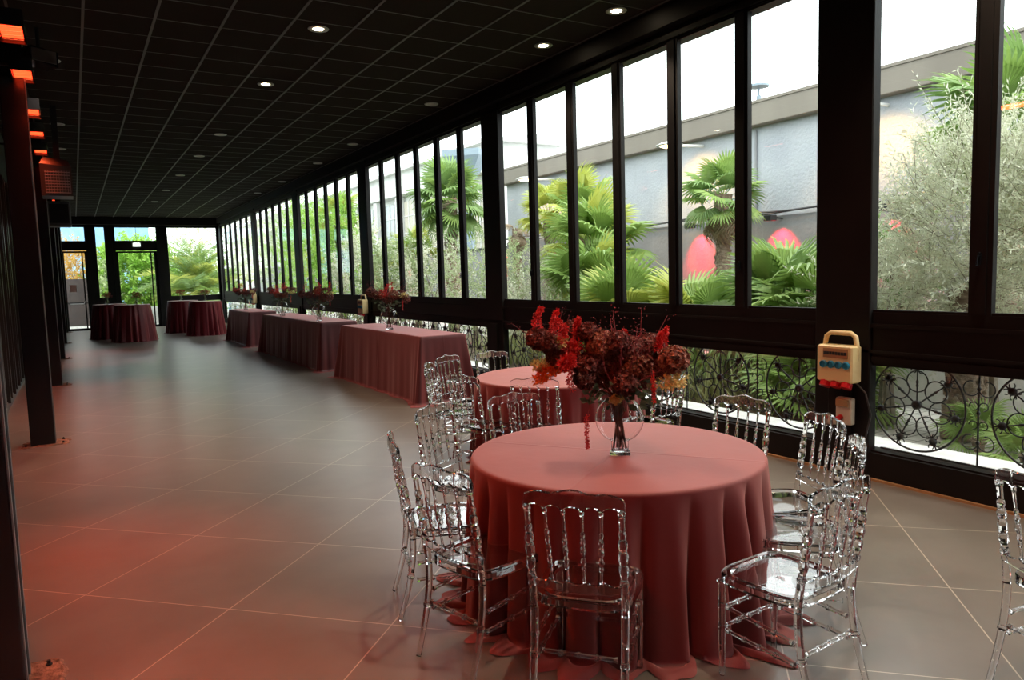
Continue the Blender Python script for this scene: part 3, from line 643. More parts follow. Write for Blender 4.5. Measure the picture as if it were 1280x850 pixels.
for x, y, sd, lab in VB:
    vase((x, y, .9265), rzc + .2, 'clear round glass vase ' + lab, 'glass vases', 1.05)
    bouquet((x, y, .932), rzc + .1, sd, spec_random(sd), 12, 150, 'dark red and burgundy bouquet ' + lab, 'bouquets on the buffet tables', 12, 50, 1.12)
# clear cylinder on the second round table
t = empty('cylinder_vase', (3.79, 5.72, .7675)); tag(t, 'clear glass cylinder vase on the second round table', 'vase')
MB().lathe([(.052, .004), (.055, .0), (.055, .20), (.052, .2), (.052, .012)], 28, cap=(False, False)).build('body', M['vasethin'], t, True)
MB().lathe([(.050, .001), (.054, .004), (.054, .013), (.050, .016)], 28).build('base', M['vase'], t, True)
bouquet((3.79, 5.72, .775), rzc, 31, [('hyd', -.06, .30, .06), ('hyd', .06, .31, .06), ('hyd2', 0, .37, .06), ('red', -.03, .42, .05), ('yellow', .1, .3, .03)], 8, 160, 'small red bouquet on the second round table, behind the large one', None, 6, 20, 1, .2)
# small bud vases on the high tables
for i, (x, y, lab) in enumerate(((1.62, 25.25, 'the near left high table'), (.90, 27.2, 'the far left high table'), (3.72, 26.1, 'the near right high table'), (3.22, 28.2, 'the far right high table'))):
    t = empty('bud_vase', (x, y, 1.1275)); tag(t, 'small clear bud vase on ' + lab, 'vase', 'bud vases')
    MB().lathe([(.05, 0), (.06, .03), (.06, .07), (.025, .12), (.022, .17), (.03, .19)], 16).build('body', M['vasethin'], t, True); MB().lathe([(.045, .002), (.05, .01), (.045, .015)], 16).build('base', M['white'], t)
    f = empty('flower_posy', (x, y, 1.135)); tag(f, 'small coral red posy on ' + lab, 'bouquet', 'posies on the high tables'); rnd = np.random.RandomState(70 + i)
    plume(f, 'blossom', [(-.08, 0, .27), (0, 0, .31), (.09, 0, .27)], .08, .08, vary(mat('coral_petal', (.40, .06, .05), .6), (.28, .03, .03), 30), rnd, 260, .04)
    sm = MB(); [sm.tube([(0.01 * k, 0, .02), (.02 * k, 0, .26)], .004, 5) for k in (-2, -1, 0, 1, 2)]; sm.build('stem', M['stem'], f)

# ------------------------------------------------------------------ lamps, heaters, sockets
def spot(parent, loc, energy, col, size, blend=.5, rot=(0, 0, 0), rad=.04):
    d = bpy.data.lights.new('spot_lamp', 'SPOT'); d.energy = energy; d.color = col; d.spot_size = size; d.spot_blend = blend; d.shadow_soft_size = rad
    o = bpy.data.objects.new('spot_lamp', d); C.objects.link(o); o.parent = parent; o.location = loc; o.rotation_euler = rot; return o
e_on = emis('downlight_lens_lit', (1, .80, .52), 22); e_off = mat('downlight_lens_off', (.35, .32, .28), .3)
DL = [(2.44, 7.97, 1, 'second from the camera in the middle row'), (2.44, 10.47, 1, 'third from the camera in the middle row'), (5.0, 6.12, 1, 'nearest in the right row'), (4.95, 7.41, 1, 'second in the right row'), (-.05, 10.4, 1, 'lit one in the left row above the heaters'),
      (4.98, 10.63, 0, 'right row, past the second table'), (2.48, 14.31, 0, 'middle row, fourth'), (2.47, 16.88, 0, 'middle row, fifth'), (2.46, 20.0, 0, 'middle row, sixth'), (4.98, 14.38, 0, 'right row above the first buffet gap'), (5.03, 17.0, 0, 'right row above the middle buffet table'),
      (-.04, 14.37, 0, 'left row, second'), (-.04, 16.9, 0, 'left row, third'), (5.05, 20.46, 0, 'right row above the farthest buffet'), (5.0, 23.3, 0, 'right row, last but one'), (2.46, 23.3, 0, 'middle row, seventh'), (2.46, 26.6, 0, 'middle row, last')]
for x, y, on, lab in DL + [(2.44, 1.2, 1, 'above the camera'), (2.44, 4.6, 1, 'first in the middle row, out of view'), (5.0, 2.4, 1, 'right row, above the front table')]:
    t = empty('downlight', (x, y, ZC)); tag(t, ('lit' if on else 'unlit') + ' round recessed ceiling downlight, ' + lab, 'ceiling light', 'recessed downlights')
    MB().lathe([(.055, -.0015), (.105, -.0015), (.110, -.006), (.104, -.012), (.066, -.010), (.055, -.0015)], 28, cap=(False, False)).build('trim_ring', M['silver'], t, True)
    MB().lathe([(.056, -.0075), (.03, -.008), (.002, -.008)], 20, cap=(True, False)).build('lens', e_on if on else e_off, t)
    if on: spot(t, (0, 0, -.02), 130 if y < 6.2 else 90, (1, .80, .58), 1.75, .6)
e_red = emis('heater_element', (1, .035, .008), 3.2)
for i, (y, z) in enumerate(((.9, 3.9), (3.1, 3.9), (5.3, 3.86), (7.6, 3.90), (9.25, 3.95), (10.9, 3.90), (12.5, 3.92), (14.1, 3.92), (18.6, 3.90), (21.6, 3.9))):
    t = empty('infrared_heater', (-.30, y, z)); tag(t, 'glowing red infrared heater high on the left, ' + ('beside the camera', 'just ahead of the camera', 'over the first gap', 'first seen in the photo', 'second seen', 'third seen', 'fourth seen', 'fifth seen above the box heater', 'behind the box heater', 'farthest one')[i], 'heater', 'infrared heaters along the left wall')
    b = MB(); b.box(-.10, .10, -.26, .26, .035, .10, .01); b.box(-.10, -.085, -.26, .26, -.035, .04); b.box(.085, .10, -.26, .26, -.012, .04); b.box(-.1, .1, -.275, -.26, -.035, .1); b.box(-.1, .1, .26, .275, -.035, .1); b.build('housing', M['blackgloss'], t)
    MB().box(-.078, .08, -.245, .245, .006, .016).build('glowing_element', e_red, t)
    w = MB(); w.tube([(-.09, -.24, -.012), (-.09, .24, -.012), (.095, .24, -.004), (.095, .12, -.004), (-.09, .12, -.012), (-.09, 0, -.012), (.095, 0, -.004), (.095, -.12, -.004), (-.09, -.12, -.012)], .0022, 4); w.build('guard', M['iron'], t)
    MB().box(-.62, -.09, -.02, .02, .06, .085).build('bracket', M['black'], t)
    for en, sp, tilt in (((6, .75, -4), (11, 1.9, -36)) if i < 3 else ((5, .9, -6),)):
        d = bpy.data.lights.new('heater_glow', 'AREA'); d.shape = 'RECTANGLE'; d.size = .16; d.size_y = .5; d.energy = en; d.color = (1, .10, .03); d.spread = sp
        o = bpy.data.objects.new('heater_glow', d); C.objects.link(o); o.parent = t; o.location = (0, 0, -.002); o.rotation_euler = (0, math.radians(tilt), 0)
t = empty('unit_heater', (-.08, 12.9, 3.06)); tag(t, 'large dark box air heater with a pale louvred grille high on the left', 'air heater')
b = MB(); b.add([(-.22, -.25, 0), (.17, -.25, 0), (.17, .25, 0), (-.22, .25, 0), (-.22, -.25, .46), (.17, -.25, .42), (.17, .25, .42), (-.22, .25, .46), (-.17, -.08, .58), (.13, -.08, .54), (.13, .2, .54), (-.17, .2, .58)], [(3, 2, 1, 0), (0, 1, 5, 4), (1, 2, 6, 5), (2, 3, 7, 6), (3, 0, 4, 7), (4, 5, 9, 8), (5, 6, 10, 9), (6, 7, 11, 10), (7, 4, 8, 11), (8, 9, 10, 11)])
b.build('housing', mat('heater_case', (.02, .016, .016), .35), t)
b = MB(); b.box(-.17, .15, -.262, -.252, .03, .37); b.build('grille_back', M['darkgrey'], t); b = MB()
for k in range(8): b.box(-.165, .145, -.275, -.263, .04 + k * .042, .050 + k * .042)
for k in range(10): b.box(-.16 + k * .034, -.156 + k * .034, -.272, -.263, .035, .36)
b.build('grille', mat('grille_grey', (.22, .21, .21), .5), t)
MB().box(-.04, .04, 0, .06, .55, 1.34).build('bracket', M['black'], t)
t = empty('unit_heater', (-.16, 18.2, 3.0)); tag(t, 'second box air heater farther along the left wall', 'air heater')
MB().box(-.20, .22, -.3, .3, 0, .5, .02).build('housing', M['darkgrey'], t); MB().box(-.16, .18, -.32, -.301, .05, .44).build('grille', M['black'], t); MB().box(-.05, .05, -.04, .04, .501, 1.40).build('bracket', M['black'], t)
t = empty('loudspeaker', (-.14, 9.2, 4.05), .5); tag(t, 'black loudspeaker hung from the ceiling on the left', 'loudspeaker')
b = MB(); b.add([(-.15, -.11, 0), (.13, -.11, -.03), (.13, .11, -.03), (-.15, .11, 0), (-.12, -.09, .15), (.15, -.09, .13), (.15, .09, .13), (-.12, .09, .15)], [(3, 2, 1, 0), (4, 5, 6, 7), (0, 1, 5, 4), (1, 2, 6, 5), (2, 3, 7, 6), (3, 0, 4, 7)]); b.build('cabinet', M['blackgloss'], t)
MB().box(-.13, .11, -.122, -.1, .0, .12).build('speaker_mesh', M['brownframe'], t); MB().tube([(0, 0, .13), (0, 0, .359)], .02, 8).build('bracket', M['black'], t)

def socket_box(loc, label, full=True):
    t = empty('socket_box', loc); tag(t, label, 'socket box', 'cream socket boxes on the pillars')
    b = MB(); b.box(-.13, 0, -.16, .16, 0, .30, .012); b.build('case', M['beige'], t)
    h = MB(); P = [(-.045, -.135, .12), (-.04, -.15, .26), (-.04, -.13, .37), (-.04, -.09, .395), (-.04, .09, .395), (-.04, .13, .37), (-.04, .15, .26), (-.045, .135, .12)]
    h.tube(P, .020, 8); h.build('carrying_handle', M['beige'], t, True)
    MB().box(-.137, -.131, -.125, .095, .20, .275).build('breaker_window', M['wood'], t)
    w = MB(); [w.box(-.142, -.138, -.115 + k * .026, -.095 + k * .026, .225, .25) for k in range(8)]; w.build('breaker_row', M['darkgrey'], t)
    for k in range(4):
        s = MB(); s.lathe([(.030, 0), (.030, .018), (.024, .022), (.023, .010), (.002, .010)], 16, cap=(True, True)); v = s.v[-1]; v[:] = np.stack([-.131 - v[:, 2], v[:, 0] - .115 + k * .068, v[:, 1] + .145], 1); s.build('blue_socket', M['blue'], t)
    for k in range(3):
        s = MB(); s.tube([(-.08, -.10 + k * .095, .03), (-.115, -.10 + k * .095, -.035)], [.036, .040], 14); s.tube([(-.10, -.10 + k * .095, -.005), (-.118, -.10 + k * .095, -.042)], [.044, .044], 14); s.build('red_socket', M['red'], t)
    return t
socket_box((XW - .08, 3.72, .79), 'cream portable socket box with blue and red sockets on the first pillar')
socket_box((XW - .055, 15.2, .98), 'cream socket box on the pillar above the far buffet cloths'); socket_box((XW - .055, 26.3, .98), 'cream socket box on the distant pillar near the end wall')
t = empty('wall_socket', (XW - .08, 3.68, .44)); tag(t, 'small grey and tan socket on the lower part of the first pillar', 'socket')
MB().box(-.06, 0, -.07, .07, 0, .22, .008).build('case', M['beige2'], t); MB().box(-.085, -.06, -.055, .055, .15, .21, .005).build('cap', M['wood'], t)
MB().tube([(-.062, .02, .06), (-.10, .02, .05), (-.105, .02, .0)], .024, 10).build('plug', M['red'], t)
tag(MB().tube([(XW - .10, 3.60, .79), (XW - .12, 3.50, .72), (XW - .12, 3.45, .55), (XW - .11, 3.50, .36), (XW - .11, 3.66, .30), (XW - .11, 3.72, .43)], .007, 8).build('power_cable', M['darkgrey'], None, True), 'thin black cable looping down the first pillar', 'cable')

# ------------------------------------------------------------------ outside: ground
gd = MB(); gd.box(XW + .2, 60, -30, 110, -.22, -.02); gd.box(-30, XW + .2, YE + .1, 110, -.22, -.02); struct(gd.build('ground', M['paving']), 'pale paving outside')
tag(MB().box(8.75, 8.95, -8, 6.6, -.02, .72, .01).build('planter_wall', M['sill']), 'low pale rendered planter wall across the paving', 'wall')
bed = MB(); bed.box(6.35, 9.6, 5.6, 30, -.02, .05); tag(bed.build('soil_bed', M['soil']), 'planted soil strip beyond the windows', kind='structure')
# grey rendered building across the yard
XB = 11.5
t = empty('garden_building', (XB, 0, 0)); tag(t, 'long grey rendered building with a taupe fascia across the yard', 'building')
MB().box(0, 7, -16, 19.4, -.02, 4.45).build('upper_wall', M['wallgrey'], t); MB().box(-.06, 0, -16, 19.4, -.02, 2.68).build('lower_wall', M['wallgrey2'], t)
b = MB(); b.box(-.22, 7.1, -16.1, 19.55, 4.41, 4.84, .01); b.box(-.24, -.20, -16.1, 19.55, 4.81, 4.86); b.build('fascia', M['fascia'], t)
b = MB()
for q, z in ((.0, 2.74), (.06, 2.78)):
    b.tube([(-.12 - q, yy, z + .03 * math.sin(yy * 1.7 + q * 30)) for yy in np.linspace(-16, 19.3, 90)], .02, 6)
b.build('cable_run', M['darkgrey'], t)
for yy in (9.9, 15.5): MB().tube([(-.03, yy + .0, 2.75), (-.03, yy, 4.35)], .025, 6).build('conduit', M['wallgrey2'], t)
b = MB(); b.lathe([(.05, 4.84), (.05, 5.1), (.02, 5.12), (.02, 5.25), (.2, 5.27), (.2, 5.31), (.02, 5.36)], 16, (.4, 10.2, 0)); b.build('roof_vent', M['slate'], t)
for i, (yy, zz) in enumerate(((1.2, 4.28), (7.25, 4.28), (11.3, 4.28), (16.8, 4.28))):
    l = empty('wall_lamp', (XB, yy, zz)); tag(l, 'white arm lamp on the grey building, ' + ('beyond the right photo edge', 'right of the big pillar', 'above the trunked palm', 'at the far end of the fascia')[i], 'lamp', 'arm lamps on the grey building')
    MB().tube([(-.001, 0, .0), (-.75, 0, -.04)], .03, 8).build('arm', M['white'], l); MB().lathe([(.04, .06), (.16, .05), (.27, .0), (.27, -.015), (.0, -.02)], 20, (-.95, 0, -.04), cap=(True, True)).build('head', M['silver'], l, True)
    MB().lathe([(.2, -.018), (.12, -.05), (.01, -.06)], 20, (-.95, 0, -.04), cap=(True, True)).build('bulb', emis('lamp_bulb_warm', (1, .7, .38), 5), l)
    spot(l, (-.9, 0, -.12), 120, (1, .50, .12), 2.0, .6, (0, math.radians(-38), 0), .1)
for i, yy in enumerate((2.6, 7.1, 9.25, 11.3, 16.6, 21.5, 25.5, 29.5, 34.0)):
    if yy > 19: xx = 12.6
    else: xx = XB
    l = empty('flood_lamp', (xx - .06, yy, 2.62)); tag(l, 'small floodlight glowing red on the yard wall, ' + ('first', 'second', 'third', 'fourth', 'fifth', 'sixth', 'seventh', 'eighth', 'ninth')[i] + ' from the right', 'floodlight', 'red floodlights under the cable run')
    MB().tube([(-.0, 0, .0), (-.34, 0, .03)], .015, 6).build('arm', M['darkgrey'], l); MB().box(-.42, -.26, -.09, .09, -.05, .06, .01).build('head', M['darkgrey'], l)
    spot(l, (-.30, 0, -.06), 240, (1, .01, .03), 1.5, .7, (0, math.radians(-28), 0), .04)
# garden wall continuing
t = empty('yard_wall', (12.6, 0, 0)); tag(t, 'pale low wall continuing beyond the grey building', 'wall'); MB().box(0, .2, 19.7, 60, -.02, 2.6).build('panel', M['wallgrey2'], t); MB().box(-.05, .25, 19.7, 60, 2.6, 2.68).build('coping', M['darkgrey'], t)
# classical building with tall glazed bays
t = empty('glazed_hall', (15.5, 27, 0)); tag(t, 'pale hall with a white cornice and tall glazed bays beyond the yard', 'building')
MB().box(0, 3, 0, 62, -.02, 6.2).build('wall', M['concrete'], t); b = MB(); b.box(-.5, 3.2, -.4, 62, 6.0, 6.45, .02); b.box(-.3, 3, -.2, 62, 6.45, 7.2); b.box(-.6, 3.2, -.5, 62, 7.2, 7.35); b.build('cornice', M['concrete'], t)
for k in range(12):
    y0 = .6 + k * 3.3; p = MB(); p.box(-.12, -.02, y0, y0 + 2.5, .5, 5.7); f = p.build('window_bay', M['bglasswarm'] if k < 3 else M['bglass'], t); q = MB()
    for j in range(1, 4): q.box(-.16, -.121, y0 + j * .62, y0 + j * .62 + .06, .5, 5.7)
    for j in range(1, 6): q.box(-.16, -.121, y0, y0 + 2.5, .5 + j * .88, .54 + j * .88)
    q.build('glazing_bar', M['concrete'], f); p = MB(); p.box(-.4, -.0, y0 + 2.62, y0 + 3.1, -.02, 5.99, .03); p.build('pier', M['concrete'], t)
# weathered concrete blocks with slanted sides
def prism(name, loc, poly, depth, label, m='stainconcrete'):
    o = MB(); n = len(poly); o.add([(0, y, z) for y, z in poly] + [(depth, y, z) for y, z in poly], [tuple(range(n)), tuple(range(2 * n - 1, n - 1, -1))] + [(k, n + k, n + (k + 1) % n, (k + 1) % n) for k in range(n)])
    ob = o.build(name, M[m], None, fix=True, loc=loc); return tag(ob, label, 'building', 'weathered concrete towers beyond the wall')
prism('concrete_tower', (22, 0, 0), [(33.9, 0), (40.5, 0), (39.6, 9.6), (34.6, 9.35)], 5, 'white weathered concrete block left of the slanted one, above the fascia end')
prism('concrete_tower', (20.5, 0, 0), [(26.3, 0), (32.6, 0), (30.4, 8.3), (27.2, 7.7)], 5, 'white weathered concrete block with slanted sides behind the fascia')
prism('concrete_tower', (19.5, 0, 0), [(20.0, 0), (23.8, 0), (23.2, 6.4), (20.8, 6.3)], 4, 'small white slanted concrete block just over the fascia')
b = MB(); b.box(27.2, 28.5, 41, 45.5, 0, 10.4); tag(b.build('slate_block', M['slate']), 'grey slate roofed block between the concrete towers', 'building')
t = empty('funnel_tower', (13.7, 26.2, 0)); tag(t, 'grey funnel shaped tower cap on a slim stem beside the tall palm', 'tower')
MB().lathe([(.28, 0), (.28, 5.3), (.35, 5.5), (1.05, 6.35), (1.05, 6.6), (.2, 6.65)], 4).build('funnel', M['slate'], t)

# ------------------------------------------------------------------ outside: plants
def fan_frond(seed, R=.55, plen=.6, seg=26, spread=3.9, droop=.25):
    rnd = np.random.RandomState(seed); mb = MB(); sag = lambda r: -.10 * r * r
    mb.tube([(plen * q, 0, sag(plen * q)) for q in (0, .35, .7, 1)], [.012, .010, .008, .007], 5)
    hub = np.array([plen, 0, sag(plen)]); ph = np.linspace(-spread / 2, spread / 2, seg); D = np.stack([np.cos(ph), np.sin(ph), np.zeros(seg)], 1)
    L = R * (.78 + .22 * np.cos(ph * .8)) * (1 + rnd.normal(size=seg) * .04); w = R * math.sin(spread / seg) * .62 * 1.1; S = np.stack([-np.sin(ph), np.cos(ph), np.zeros(seg)], 1)
    up = np.array([0, 0, 1.0]); tips = droop * (.6 + .8 * rnd.rand(seg))
    h = np.broadcast_to(hub, (seg, 3)); m1 = hub + D * (L * .5)[:, None] + up * .03; cen = m1 + up * w * .35
    m2 = hub + D * (L * .8)[:, None] - up * (tips * L * .35)[:, None]; tip = hub + D * (L * .98)[:, None] - up * (tips * L * .95)[:, None]
    V = np.stack([h, m1 + S * w / 2, cen, m1 - S * w / 2, m2 + S * w * .28, m2 - S * w * .28, tip, m2 + up * w * .18], 1)
    i = np.arange(seg)[:, None] * 8
    F = np.concatenate([i + [0, 1, 2, 3], i + [1, 4, 7, 2], i + [2, 7, 5, 3], i + [4, 6, 5, 7]]); mb.addq(V, F); return mb
PF = {}
for key, m, sd, R, pl, dr in (('a', 'fanleaf', 1, .55, .5, .22), ('b', 'fanleaf2', 2, .55, .5, .25), ('c', 'fanleaf3', 3, .60, .5, .35), ('d', 'dryleaf', 4, .5, .45, .8), ('e', 'fanleaf', 5, .62, .6, .45)):
    PF[key] = fan_frond(sd, R, pl, 26, 3.9, dr).build('frond', M[m])
def palm(loc, hgt, n, keys, scale, label, trunk_r=.1, seed=0, el=(85, -35), group='fan palms in the yard', lean=(0, 0), dry=0):
    t = empty('fan_palm', loc); tag(t, label, 'palm', group); rnd = random.Random(seed)
    tr = MB(); m = 22; zs = [hgt * k / m for k in range(m + 1)]; tr.tube([(lean[0] * (z / max(hgt, .1)) ** 2, lean[1] * (z / max(hgt, .1)) ** 2, z) for z in zs], [trunk_r * (1 + .10 * rnd.uniform(-1, 1) + (.25 if z > hgt * .8 else 0)) for z in zs], 14)
    for k in range(int(hgt * 60)):         # old leaf bases
        a = rnd.uniform(0, 2 * PI); z = rnd.uniform(0.05, hgt); q = (z / max(hgt, .1)) ** 2; c = (lean[0] * q + math.cos(a) * trunk_r, lean[1] * q + math.sin(a) * trunk_r)
        tr.tube([(c[0], c[1], z), (c[0] + math.cos(a) * .03, c[1] + math.sin(a) * .03, z + .07)], [.02, .008], 4)
    tr.build('trunk', M['trunk'], t)
    for k in range(n + dry):
        f = PF[keys[k % len(keys)] if k < n else 'd'].copy(); C.objects.link(f); f.parent = t; u = k / max(n - 1, 1)
        e = math.radians(el[0] + (el[1] - el[0]) * u + rnd.uniform(-8, 8)) if k < n else math.radians(rnd.uniform(-75, -45)); az = k * 2.39996 + rnd.uniform(-.2, .2)
        f.location = (lean[0], lean[1], hgt - .02 * k / 3); f.rotation_euler = (rnd.uniform(-.5, .5), -e, az); s = scale * rnd.uniform(.85, 1.1); f.scale = (s, s, s)
    return t
palm((7.7, 6.15, 0), 1.08, 26, 'acce', 1.15, 'low bushy dark green fan palm in front of the big pillar pane', .13, 1, (80, -40))
palm((7.5, 5.6, 0), .75, 16, 'ce', 1.0, 'low fan palm spreading under the bushy one', .11, 2, (70, -30))
palm((7.35, 7.45, 0), .75, 18, 'aba', 1.15, 'low bright green fan palm left of the bushy one', .1, 3, (75, -20))
palm((7.0, 8.6, 0), .85, 18, 'ab', 1.15, 'light green wide fan palm close to the window', .1, 4, (80, -15))
palm((10.2, 9.55, 0), 3.05, 22, 'ac', .85, 'trunked fan palm standing against the grey building', .13, 5, (80, -40), dry=7)
palm((8.5, 11.1, 0), 2.2, 26, 'aab', 1.2, 'tall leafy fan palm in the middle panes', .12, 6, (85, -45))
palm((9.2, 12.6, 0), 3.0, 20, 'ba', 1.0, 'taller fan palm with yellowish crown behind the leafy one', .12, 7, (85, -30))
palm((7.8, 10.3, 0), 1.3, 22, 'aeb', 1.15, 'fan palm with lower crown in the middle panes', .12, 8, (80, -35))
palm((9.6, 14.3, 0), 3.05, 20, 'b', .85, 'yellow green fan palm left of the middle panes', .11, 9, (85, -20))
palm((9.5, 19.3, 0), 3.95, 34, 'ac', 1.25, 'tall fan palm with a hairy brown trunk rising above the trees', .17, 10, (85, -50))
palm((9.2, 21.2, 0), 2.3, 18, 'ba', 1.1, 'yellow green fan palm at the foot of the tall palm', .12, 11, (80, -20))
palm((10.0, 16.4, 0), 2.9, 3, 'd', .5, 'bare withered palm trunk near the fascia end', .11, 12, (60, -10), dry=16)
palm((9.4, 4.4, 0), 3.15, 24, 'ac', 1.15, 'fan palm whose crown rises behind the olive tree', .14, 13, (85, -35))
palm((9.0, 6.0, 0), 1.45, 20, 'cd', 1.0, 'part dried fan palm left of the olive tree', .12, 14, (75, -45))
palm((9.0, 28.0, 0), 4.1, 22, 'ab', 1.2, 'distant fan palm showing over the far hedge', .16, 15, (80, -40))
palm((6.75, 2.95, -.02), .10, 13, 'ea', .42, 'small fan palm seedling below the right grille', .05, 16, (80, 5), 'small fan palms near the paving')
palm((7.05, 3.5, -.02), .10, 11, 'e', .40, 'small fan palm at the foot of the thick trunk', .04, 17, (80, 5), 'small fan palms near the paving')
palm((7.0, 5.2, -.02), .25, 20, 'ea', .85, 'clump of upright fan leaves behind the left wheel grille', .06, 20, (85, 10), 'small fan palms near the paving')
for o in PF.values(): bpy.data.objects.remove(o)
def sprays(n, center, rad, rnd, L=.5, per=34, ll=.055, lw=.013, up=.7, shell=.25):
    """twigs with paired narrow leaves filling an ellipsoid"""
    D = sphere_pts(n, rnd); r = (shell + (1 - shell) * rnd.rand(n)) ** .5; B = np.array(center) + D * np.array(rad) * r[:, None]
    A = unit(D * .7 + rnd.normal(size=(n, 3)) * .5 + np.array([0, 0, up])); t = np.linspace(.05, 1, per)
    bend = rnd.normal(size=(n, 3)) * .22; P = B[:, None, :] + A[:, None, :] * (t * L)[None, :, None] + bend[:, None, :] * (t ** 2 * L)[None, :, None]
    P = P.reshape(-1, 3); AA = np.repeat(A, per, 0) * .8 + rnd.normal(size=(n * per, 3)) * .75
    return P, AA, B, A, bend
def leafy_tree(name, loc, center, rad, n, m, label, cat='tree', seed=0, L=.5, per=30, ll=.06, lw=.015, stems=5, group=None, tw=True, up=.7, hgt=None):
    rnd = np.random.RandomState(seed); t = empty(name, loc); tag(t, label, cat, group); P, A, B, A0, bend = sprays(n, center, rad, rnd, L, per, ll, lw, up)
    mb = MB(); leafq(mb, P, A, ll * (.7 + .6 * rnd.rand(len(P))), lw, rnd, .15); mb.build('foliage', M[m], t)
    s = MB(); c = np.array(center)
    for k in range(stems):
        a = rnd.rand() * 6.28; p0 = np.array([math.cos(a) * .08, math.sin(a) * .08, 0]); p3 = c + sphere_pts(1, rnd)[0] * np.array(rad) * .6
        s.tube([tuple(p0), tuple(p0 * .6 + c * .4 * (.5, .5, .8)), tuple(c * (.8, .8, .8)), tuple(p3)], [.045, .035, .022, .008], 6)
    if tw:
        for k in range(0, n, 3): s.tube([tuple(B[k]), tuple(B[k] + A0[k] * L * .5 + bend[k] * L * .25), tuple(B[k] + A0[k] * L + bend[k] * L)], [.004, .003, .0015], 3, cap=False)
    s.build('trunk', M['bark'], t); return t
leafy_tree('olive_tree', (7.7, 3.75, 0), (0, .1, 2.0), (.75, .78, 1.0), 950, 'olive', 'silvery olive tree filling the right panes', seed=2, L=.5, per=34, ll=.062, lw=.014, stems=9)
ot = bpy.data.objects['olive_tree']; rnd = random.Random(3); b = MB(); ox, oy = -.3, .11
b.tube([(ox + .10 * math.sin(k / 7), oy, 1.5 * k / 20 - .02) for k in range(21)], [.17 + .025 * rnd.uniform(-1, 1) + .06 * max(0, .3 - k / 20) - .03 * k / 20 for k in range(21)], 18)
for k in range(150):
    a = rnd.uniform(0, 6.283); z = rnd.uniform(0, 1.2); q = ox + .10 * math.sin(z / 1.5 * 20 / 7); b.tube([(q + math.cos(a) * .155, oy + math.sin(a) * .155, z), (q + math.cos(a) * .18, oy + math.sin(a) * .18, z + .05)], [.035, .012], 5)
b.build('trunk', M['trunk'], ot)
leafy_tree('olive_tree', (7.6, 2.6, 0), (0, 0, 2.1), (.7, .9, 1.05), 700, 'olive', 'second olive tree at the right edge of the photo', seed=3, L=.5, per=34, ll=.062, lw=.014, stems=7)
leafy_tree('olive_tree', (7.5, 4.7, 0), (0, 0, 1.4), (.5, .42, .42), 240, 'olive', 'low olive bush at the left of the right panes', seed=4, L=.45, per=30, ll=.06, lw=.014, stems=5)
HB = [(8.0, 13.2, 1.25, 1.2, 1.15, 'hedge'), (8.1, 15.3, 1.3, 1.3, 1.25, 'hedge'), (8.2, 17.8, 1.35, 1.5, 1.3, 'olive'), (8.2, 20.6, 1.4, 1.6, 1.35, 'hedge'), (8.4, 23.6, 1.7, 1.7, 1.6, 'olive'), (8.6, 27.0, 2.2, 1.9, 2.2, 'bright'), (8.8, 31.0, 2.3, 2.2, 2.3, 'bright'), (9.6, 36, 2.6, 2.6, 2.9, 'bright'), (10.5, 43, 3.0, 3.4, 3.6, 'hedge'), (7.6, 11.6, .9, 1.0, .85, 'olive'), (7.5, 9.6, .7, .9, .65, 'hedge')]
wd = ['in front of the middle panes', 'left of the middle panes', 'in the fourth group of panes', 'below the tall palm', 'left of the tall palm', 'in the far panes, bright green', 'farther along the far panes', 'tall one near the end of the wall', 'most distant one', 'low dark one under the leafy palm', 'lowest one behind the front flowers']
for i, (x, y, zc, ry, rz, m) in enumerate(HB):
    leafy_tree('garden_shrub', (x, y, 0), (0, 0, zc), (.9, ry, rz), 260 if y < 25 else 320, m, 'bushy evergreen shrub outside the windows, ' + wd[i], 'shrub', 20 + i, .45 if y < 25 else .8, 24, .07 if y < 20 else .11, .024 if y < 20 else .045, 4, 'shrubs along the outside of the windows', False)
for i, (x, y, n, lab) in enumerate(((7.3, 7.3, 420, 'behind the left wheel grille'), (7.0, 6.4, 300, 'beside the fan leaves behind the wheel grille'), (7.2, 9.3, 500, 'behind the second round table'), (7.2, 11.8, 500, 'behind the first buffet table'))):
    rnd = np.random.RandomState(90 + i); mb = MB(); P = np.stack([rnd.normal(size=n) * .3, rnd.normal(size=n) * .5, np.full(n, .0)], 1); A = np.stack([rnd.normal(size=n) * .35, rnd.normal(size=n) * .35, np.ones(n)], 1)
    leafq(mb, P, A, .75 * (.6 + .6 * rnd.rand(n)), .022, rnd); tag(mb.build('tall_grass', M['tuft'], loc=(x, y, 0)), 'tall pale grass tuft ' + lab, 'grass', 'grass tufts outside the low windows')

# beyond the end wall
t = empty('blue_building', (-6, 48, 0)); tag(t, 'blue corrugated metal building beyond the end wall', 'building')
b = MB(); xs = np.arange(0, 10.2, .25); b.grid([[(x, -.06 * (k % 2), z) for k, x in enumerate(xs)] for z in (-.02, 5.6)]); b.build('cladding', M['bluemetal'], t); MB().box(0, 10, .01, 8, -.02, 5.6).build('hall', M['bluemetal'], t)
leafy_tree('green_shrub', (2.6, 40, 0), (0, 0, 1.8), (1.7, 1.2, 1.8), 900, 'bright', 'bright green leafy bush seen through the middle door', 'shrub', 50, .7, 26, .15, .09, 6, None, False)
leafy_tree('green_shrub', (6.2, 44, 0), (0, 0, 1.4), (1.6, 1.2, 1.3), 300, 'bright', 'bright green bush behind the long-leaved palm', 'shrub', 51, .7, 26, .12, .07, 4, None, False)
leafy_tree('autumn_shrub', (.1, 40.5, 0), (0, 0, 2.6), (.95, .9, 1.1), 320, 'autumn', 'orange leaved bush seen through the left exit door', 'shrub', 52, .5, 24, .10, .05, 5, None, False)
